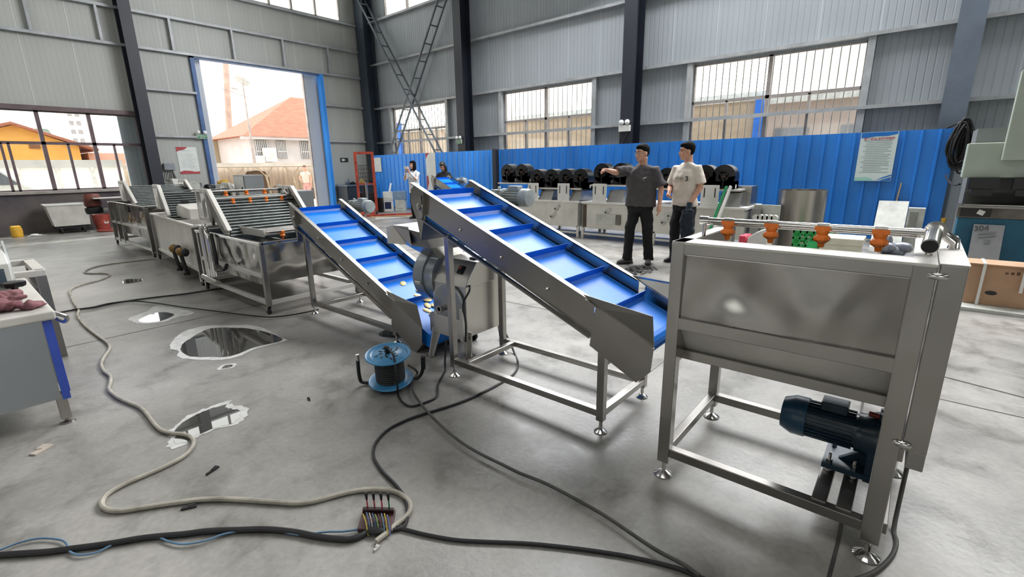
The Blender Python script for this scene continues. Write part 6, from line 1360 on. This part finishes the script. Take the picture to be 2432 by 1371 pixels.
# ------------------------------------------------------------------ knife switch board
t = thing('switch_board', (.935, 1.585, 0), 'brown knife switch board with four black-topped levers on the floor', 'switch board')
o = V((.85, 1.605, 0)); ex = V((.088, -.118, 0)); ey = V((.088, .09, 0)); Z = V((0,0,1))
S = lambda u, v, z: o+ex*u+ey*v+Z*z
bm_ = mat('brown_bakelite', '#4a2e2c', .35, 0, .15, 10)
MB().prism([S(0,0,.004), S(1,0,.004), S(1,1,.004), S(0,1,.004)], (0,0,.02)).build('base_plate', bm_, t, bevel=.003)
MB().prism([S(.02,.76,.024), S(.98,.76,.024), S(.98,.92,.024), S(.02,.92,.024)], (0,0,.018)).build('hinge_bar', mat('dark_bakelite', '#2c1818', .3), t, bevel=.003)
for i, u in enumerate((.17, .39, .62, .84)):
    m_ = mat('lever_green', '#1f7a4c', .4) if i == 3 else mat('lever_red', '#a23a49', .4)
    lv = MB().bar(S(u, .86, .035), S(u-.01, .9, .088), .006, .004).build('lever', m_, t)
    MB().lathe([(0, 0), (.0045, 0), (.0075, .03), (.006, .036), (0, .036)], S(u-.01, .9, .08), (0, 0, 1), 10).build('lever_grip', M['black'], lv, smooth=True)
wc = ['#c7b23d', '#5878a8', '#b9b5ad', '#3f5f86', '#7a9a4e', '#5e2f2c', '#6d8fae']
random.seed(14)
for i in range(9):
    u = .12+.09*i; p0 = S(u, .45+.1*random.random(), .03); p3 = S(.35+.08*i, -.12-.08*random.random(), .012)
    MB().tube(smooth_path([p0, p0+V((-.008, -.01, .03)), (p0+p3)/2+V((0,0,.022+.01*random.random())), p3]), .0023, 6).build('loose_wire', mat('wire_colour_%d' % i, wc[i % 7], .45), t, smooth=True)
MB().ell(S(.55, .08, .02), (.05, .035, .016), 12, 7, R=Matrix.Rotation(-.9, 3, 'Z')).build('tape_wrap', M['rubber'], t, smooth=True)

# ------------------------------------------------------------------ water on the floor
def water(name, rough, h='#2a2a2a', tint=.12):
    m, nt, b = base_mat(name); L = nt.links.new
    ge = N(nt, 'ShaderNodeNewGeometry'); nz = N(nt, 'ShaderNodeTexNoise', Scale=7., Detail=4.); L(ge.outputs['Position'], nz.inputs[0])
    mx = N(nt, 'ShaderNodeMix', data_type='RGBA'); c = lin(h); mx.inputs[6].default_value = tuple(x*.8 for x in c[:3])+(1,); mx.inputs[7].default_value = c
    L(nz.outputs['Fac'], mx.inputs[0]); L(mx.outputs[2], b.inputs['Base Color'])
    b.inputs['Roughness'].default_value = rough; b.inputs['IOR'].default_value = 1.33; b.inputs['Coat Weight'].default_value = 1.; b.inputs['Coat Roughness'].default_value = rough; b.inputs['Coat IOR'].default_value = 1.7
    return m
wat = water('puddle_water', .015, '#4b4a47'); wet = mat('dried_foam', '#c9c8c4', .45, 0, .12, 14)
def blob(mb, pts, z, grow=0., jag=0.):
    pts = [V((x, y, 0)) for x, y in pts]; n = len(pts); c = sum(pts, V())/n; out = []
    for i in range(n):
        p0, p1, p2, p3 = pts[i-1], pts[i], pts[(i+1) % n], pts[(i+2) % n]
        for k in range(6):
            q = k/6; v = .5*((2*p1)+(p2-p0)*q+(2*p0-5*p1+4*p2-p3)*q*q+(3*p1-p0-3*p2+p3)*q**3)
            v = v+(v-c).normalized()*(grow+random.uniform(-jag, jag)); out.append((v.x, v.y, z))
    return mb.quad(*out)
random.seed(8)
def puddle(pts, label, inner=None, rim=.02, jag=.008):
    t = thing('puddle', (sum(p[0] for p in pts)/len(pts), sum(p[1] for p in pts)/len(pts), 0), label, 'puddle')
    if inner: blob(MB(), pts, .0016, 0, jag).build('foam_rim', wet, t); blob(MB(), inner, .0026, 0, jag*.6).build('water', wat, t)
    else: blob(MB(), pts, .0022, 0, jag).build('water', wat, t)
puddle(P1, 'ragged bright puddle in front of the beige hose loop', [(p[0]*.82+.18*.75, p[1]*.82+.18*3.13) for p in P1], jag=.012)
puddle(P2, 'largest puddle, dark water with a pale foamy rim before the washing tank', P2in)
puddle(P3, 'pale pointed puddle beside the black cable near the nearest washing tank', [(1.07,6.05),(1.2,6.2),(1.31,6.2),(1.37,5.98),(1.21,5.83),(1.09,5.9)])
puddle(P4, 'small round white puddle near the beige hose bend')
puddle(P5, 'small ring-shaped water mark in front of the largest puddle', [(1.15,3.985),(1.185,4.02),(1.225,3.985),(1.2,3.945),(1.145,3.965)], jag=.003)
puddle([(2.35, 3.62), (2.55, 3.72), (2.82, 3.55), (2.75, 3.38), (2.5, 3.36)], 'thin puddle on the floor under the low end of the belt before the cutter')
# scrap heap by the man and small litter
sc = MB(); random.seed(31)
for i in range(70):
    a = random.uniform(0, 2*PI); r_ = random.random()**.6; x = 6.34+.33*r_*math.cos(a); y = 2.95+.22*r_*math.sin(a); q = random.uniform(0, PI)
    sc.cbox((x, y, .012+.035*(1-r_)*random.random()), (random.uniform(.05, .13), .022, .008), Matrix.Rotation(q, 3, 'Z') @ Matrix.Rotation(random.uniform(-.25, .25), 3, 'Y'))
sc.build('metal_scrap', mat('dark_scrap', '#2e2e2e', .5, .4, .3, 12, h2='#6d6d6c'), label='heap of dark metal offcuts on the floor by the pointing man', cat='scrap', kind='stuff')
for x, y, l, w_, a, h_, nm, lab in ((.616, 2.572, .07, .012, .4, '#1d1d1c', 'wood_splinter', 'small black splinter on the floor beyond the hose loop'), (.446, 2.351, .06, .018, -.5, '#252524', 'dark_scrap', 'flat dark scrap tucked under the beige hose'), (.852, 1.469, .03, .01, .2, '#c8c8c0', 'paper_scrap', 'tiny white paper scrap beside the thick black cable'), (.076, 3.543, .1, .04, .6, '#b9aea2', 'paper_scrap', 'crumpled pale scrap on the floor before the worktable leg'), (1.32, 2.93, .04, .01, 1.2, '#1c1c1c', 'wood_splinter', 'tiny black splinter on the floor nearer the blue reel')):
    R = Matrix.Rotation(a, 3, 'Z'); b = MB().cbox((x, y, .005), (l, w_, .008), R); b.cbox(V((x, y, .007))+R@V((l*.2, w_*.5, 0)), (l*.5, w_*.8, .01), R @ Matrix.Rotation(.3, 3, 'Z')); b.build(nm, mat('litter_'+h_[1:], h_, .8), label=lab, cat='scrap')
# ------------------------------------------------------------------ light and camera
w = bpy.data.worlds.new('World'); SC.world = w; w.use_nodes = True
nt = w.node_tree; bg = nt.nodes['Background']
tc = N(nt, 'ShaderNodeTexCoord'); sp = N(nt, 'ShaderNodeSeparateXYZ'); nt.links.new(tc.outputs['Generated'], sp.inputs[0])
rp = N(nt, 'ShaderNodeValToRGB'); rp.color_ramp.elements[0].position = .45; rp.color_ramp.elements[0].color = (1, .97, .93, 1)
rp.color_ramp.elements[1].position = .8; rp.color_ramp.elements[1].color = (.86, .93, 1, 1)
nt.links.new(sp.outputs['Z'], rp.inputs[0]); nt.links.new(rp.outputs[0], bg.inputs['Color']); bg.inputs['Strength'].default_value = 3.1
def area(name, loc, target, sx, sy, power, color=(1, 1, 1)):
    l = bpy.data.lights.new(name, 'AREA'); l.shape = 'RECTANGLE'; l.size = sx; l.size_y = sy; l.energy = power; l.color = color
    o = bpy.data.objects.new(name, l); COL.objects.link(o); o.location = loc
    o.rotation_euler = (V(target)-V(loc)).to_track_quat('-Z', 'Y').to_euler(); return o
def portal(name, loc, target, sx, sy):
    o = area(name, loc, target, sx, sy, 0); o.data.cycles.is_portal = True
portal('gate_portal', (7.8, GY+.6, 2.4), (7.8, 0, 2.4), 4.1, 4.9)
portal('window_portal', (.4, GY+.3, 2.1), (.4, 0, 2.1), 7.2, 2.0)
portal('window_portal', (7.7, GY+.3, 7.7), (7.7, 0, 7.7), 6.3, 1.7)
for a in (RA, RB, RC, RH, RD, RE): portal('window_portal', (RX+.3, (a[0]+a[1])/2, (a[2]+a[3])/2), (0, (a[0]+a[1])/2, (a[2]+a[3])/2), a[1]-a[0], a[3]-a[2])
# unseen area lamps added under the roof as interior fill
for x in (-8, -1, 6):
    for y in (-8, 0, 8, 14.5): area('roof_fill', (x, y, 9.3), (x, y, 0), 3.0, 4.0, 75 if x < 6 else 40, (1, .99, .96))
# added area lamp indoors, imitating daylight from the long-wall side
area('long_wall_fill', (10.2, 3.0, 8.0), (2.0, 2.0, 0), 15, 4.5, 2600, (.97, .98, 1))
sun = bpy.data.lights.new('sun', 'SUN'); sun.energy = 3.; sun.angle = .03; sun.color = (1, .95, .88)
so = bpy.data.objects.new('sun', sun); COL.objects.link(so); so.rotation_euler = V((-.1, -.32, -1)).to_track_quat('-Z', 'Y').to_euler()

cam = bpy.data.cameras.new('camera'); cam.sensor_width = 36.; cam.lens = 1123.134/2432*36; cam.clip_end = 400
co = bpy.data.objects.new('camera', cam); COL.objects.link(co)
yaw, pit, rol = .704278894, .252819488, -.0167381302
f = V((math.cos(pit)*math.cos(yaw), math.cos(pit)*math.sin(yaw), -math.sin(pit)))
r = V((math.sin(yaw), -math.cos(yaw), 0)); u = r.cross(f)
r2 = r*math.cos(rol)+u*math.sin(rol); u2 = u*math.cos(rol)-r*math.sin(rol)
co.matrix_world = Matrix((r2, u2, -f)).transposed().to_4x4(); co.location = (0, 0, 1.5)
SC.camera = co
SC.view_settings.view_transform = 'Standard'; SC.view_settings.look = 'None'; SC.view_settings.exposure = .12; SC.view_settings.gamma = 1.
SC.cycles.max_bounces = 8; SC.cycles.diffuse_bounces = 4; SC.cycles.glossy_bounces = 4; SC.cycles.transparent_max_bounces = 12
SC.cycles.sample_clamp_indirect = 6.; SC.cycles.caustics_reflective = False; SC.cycles.caustics_refractive = False
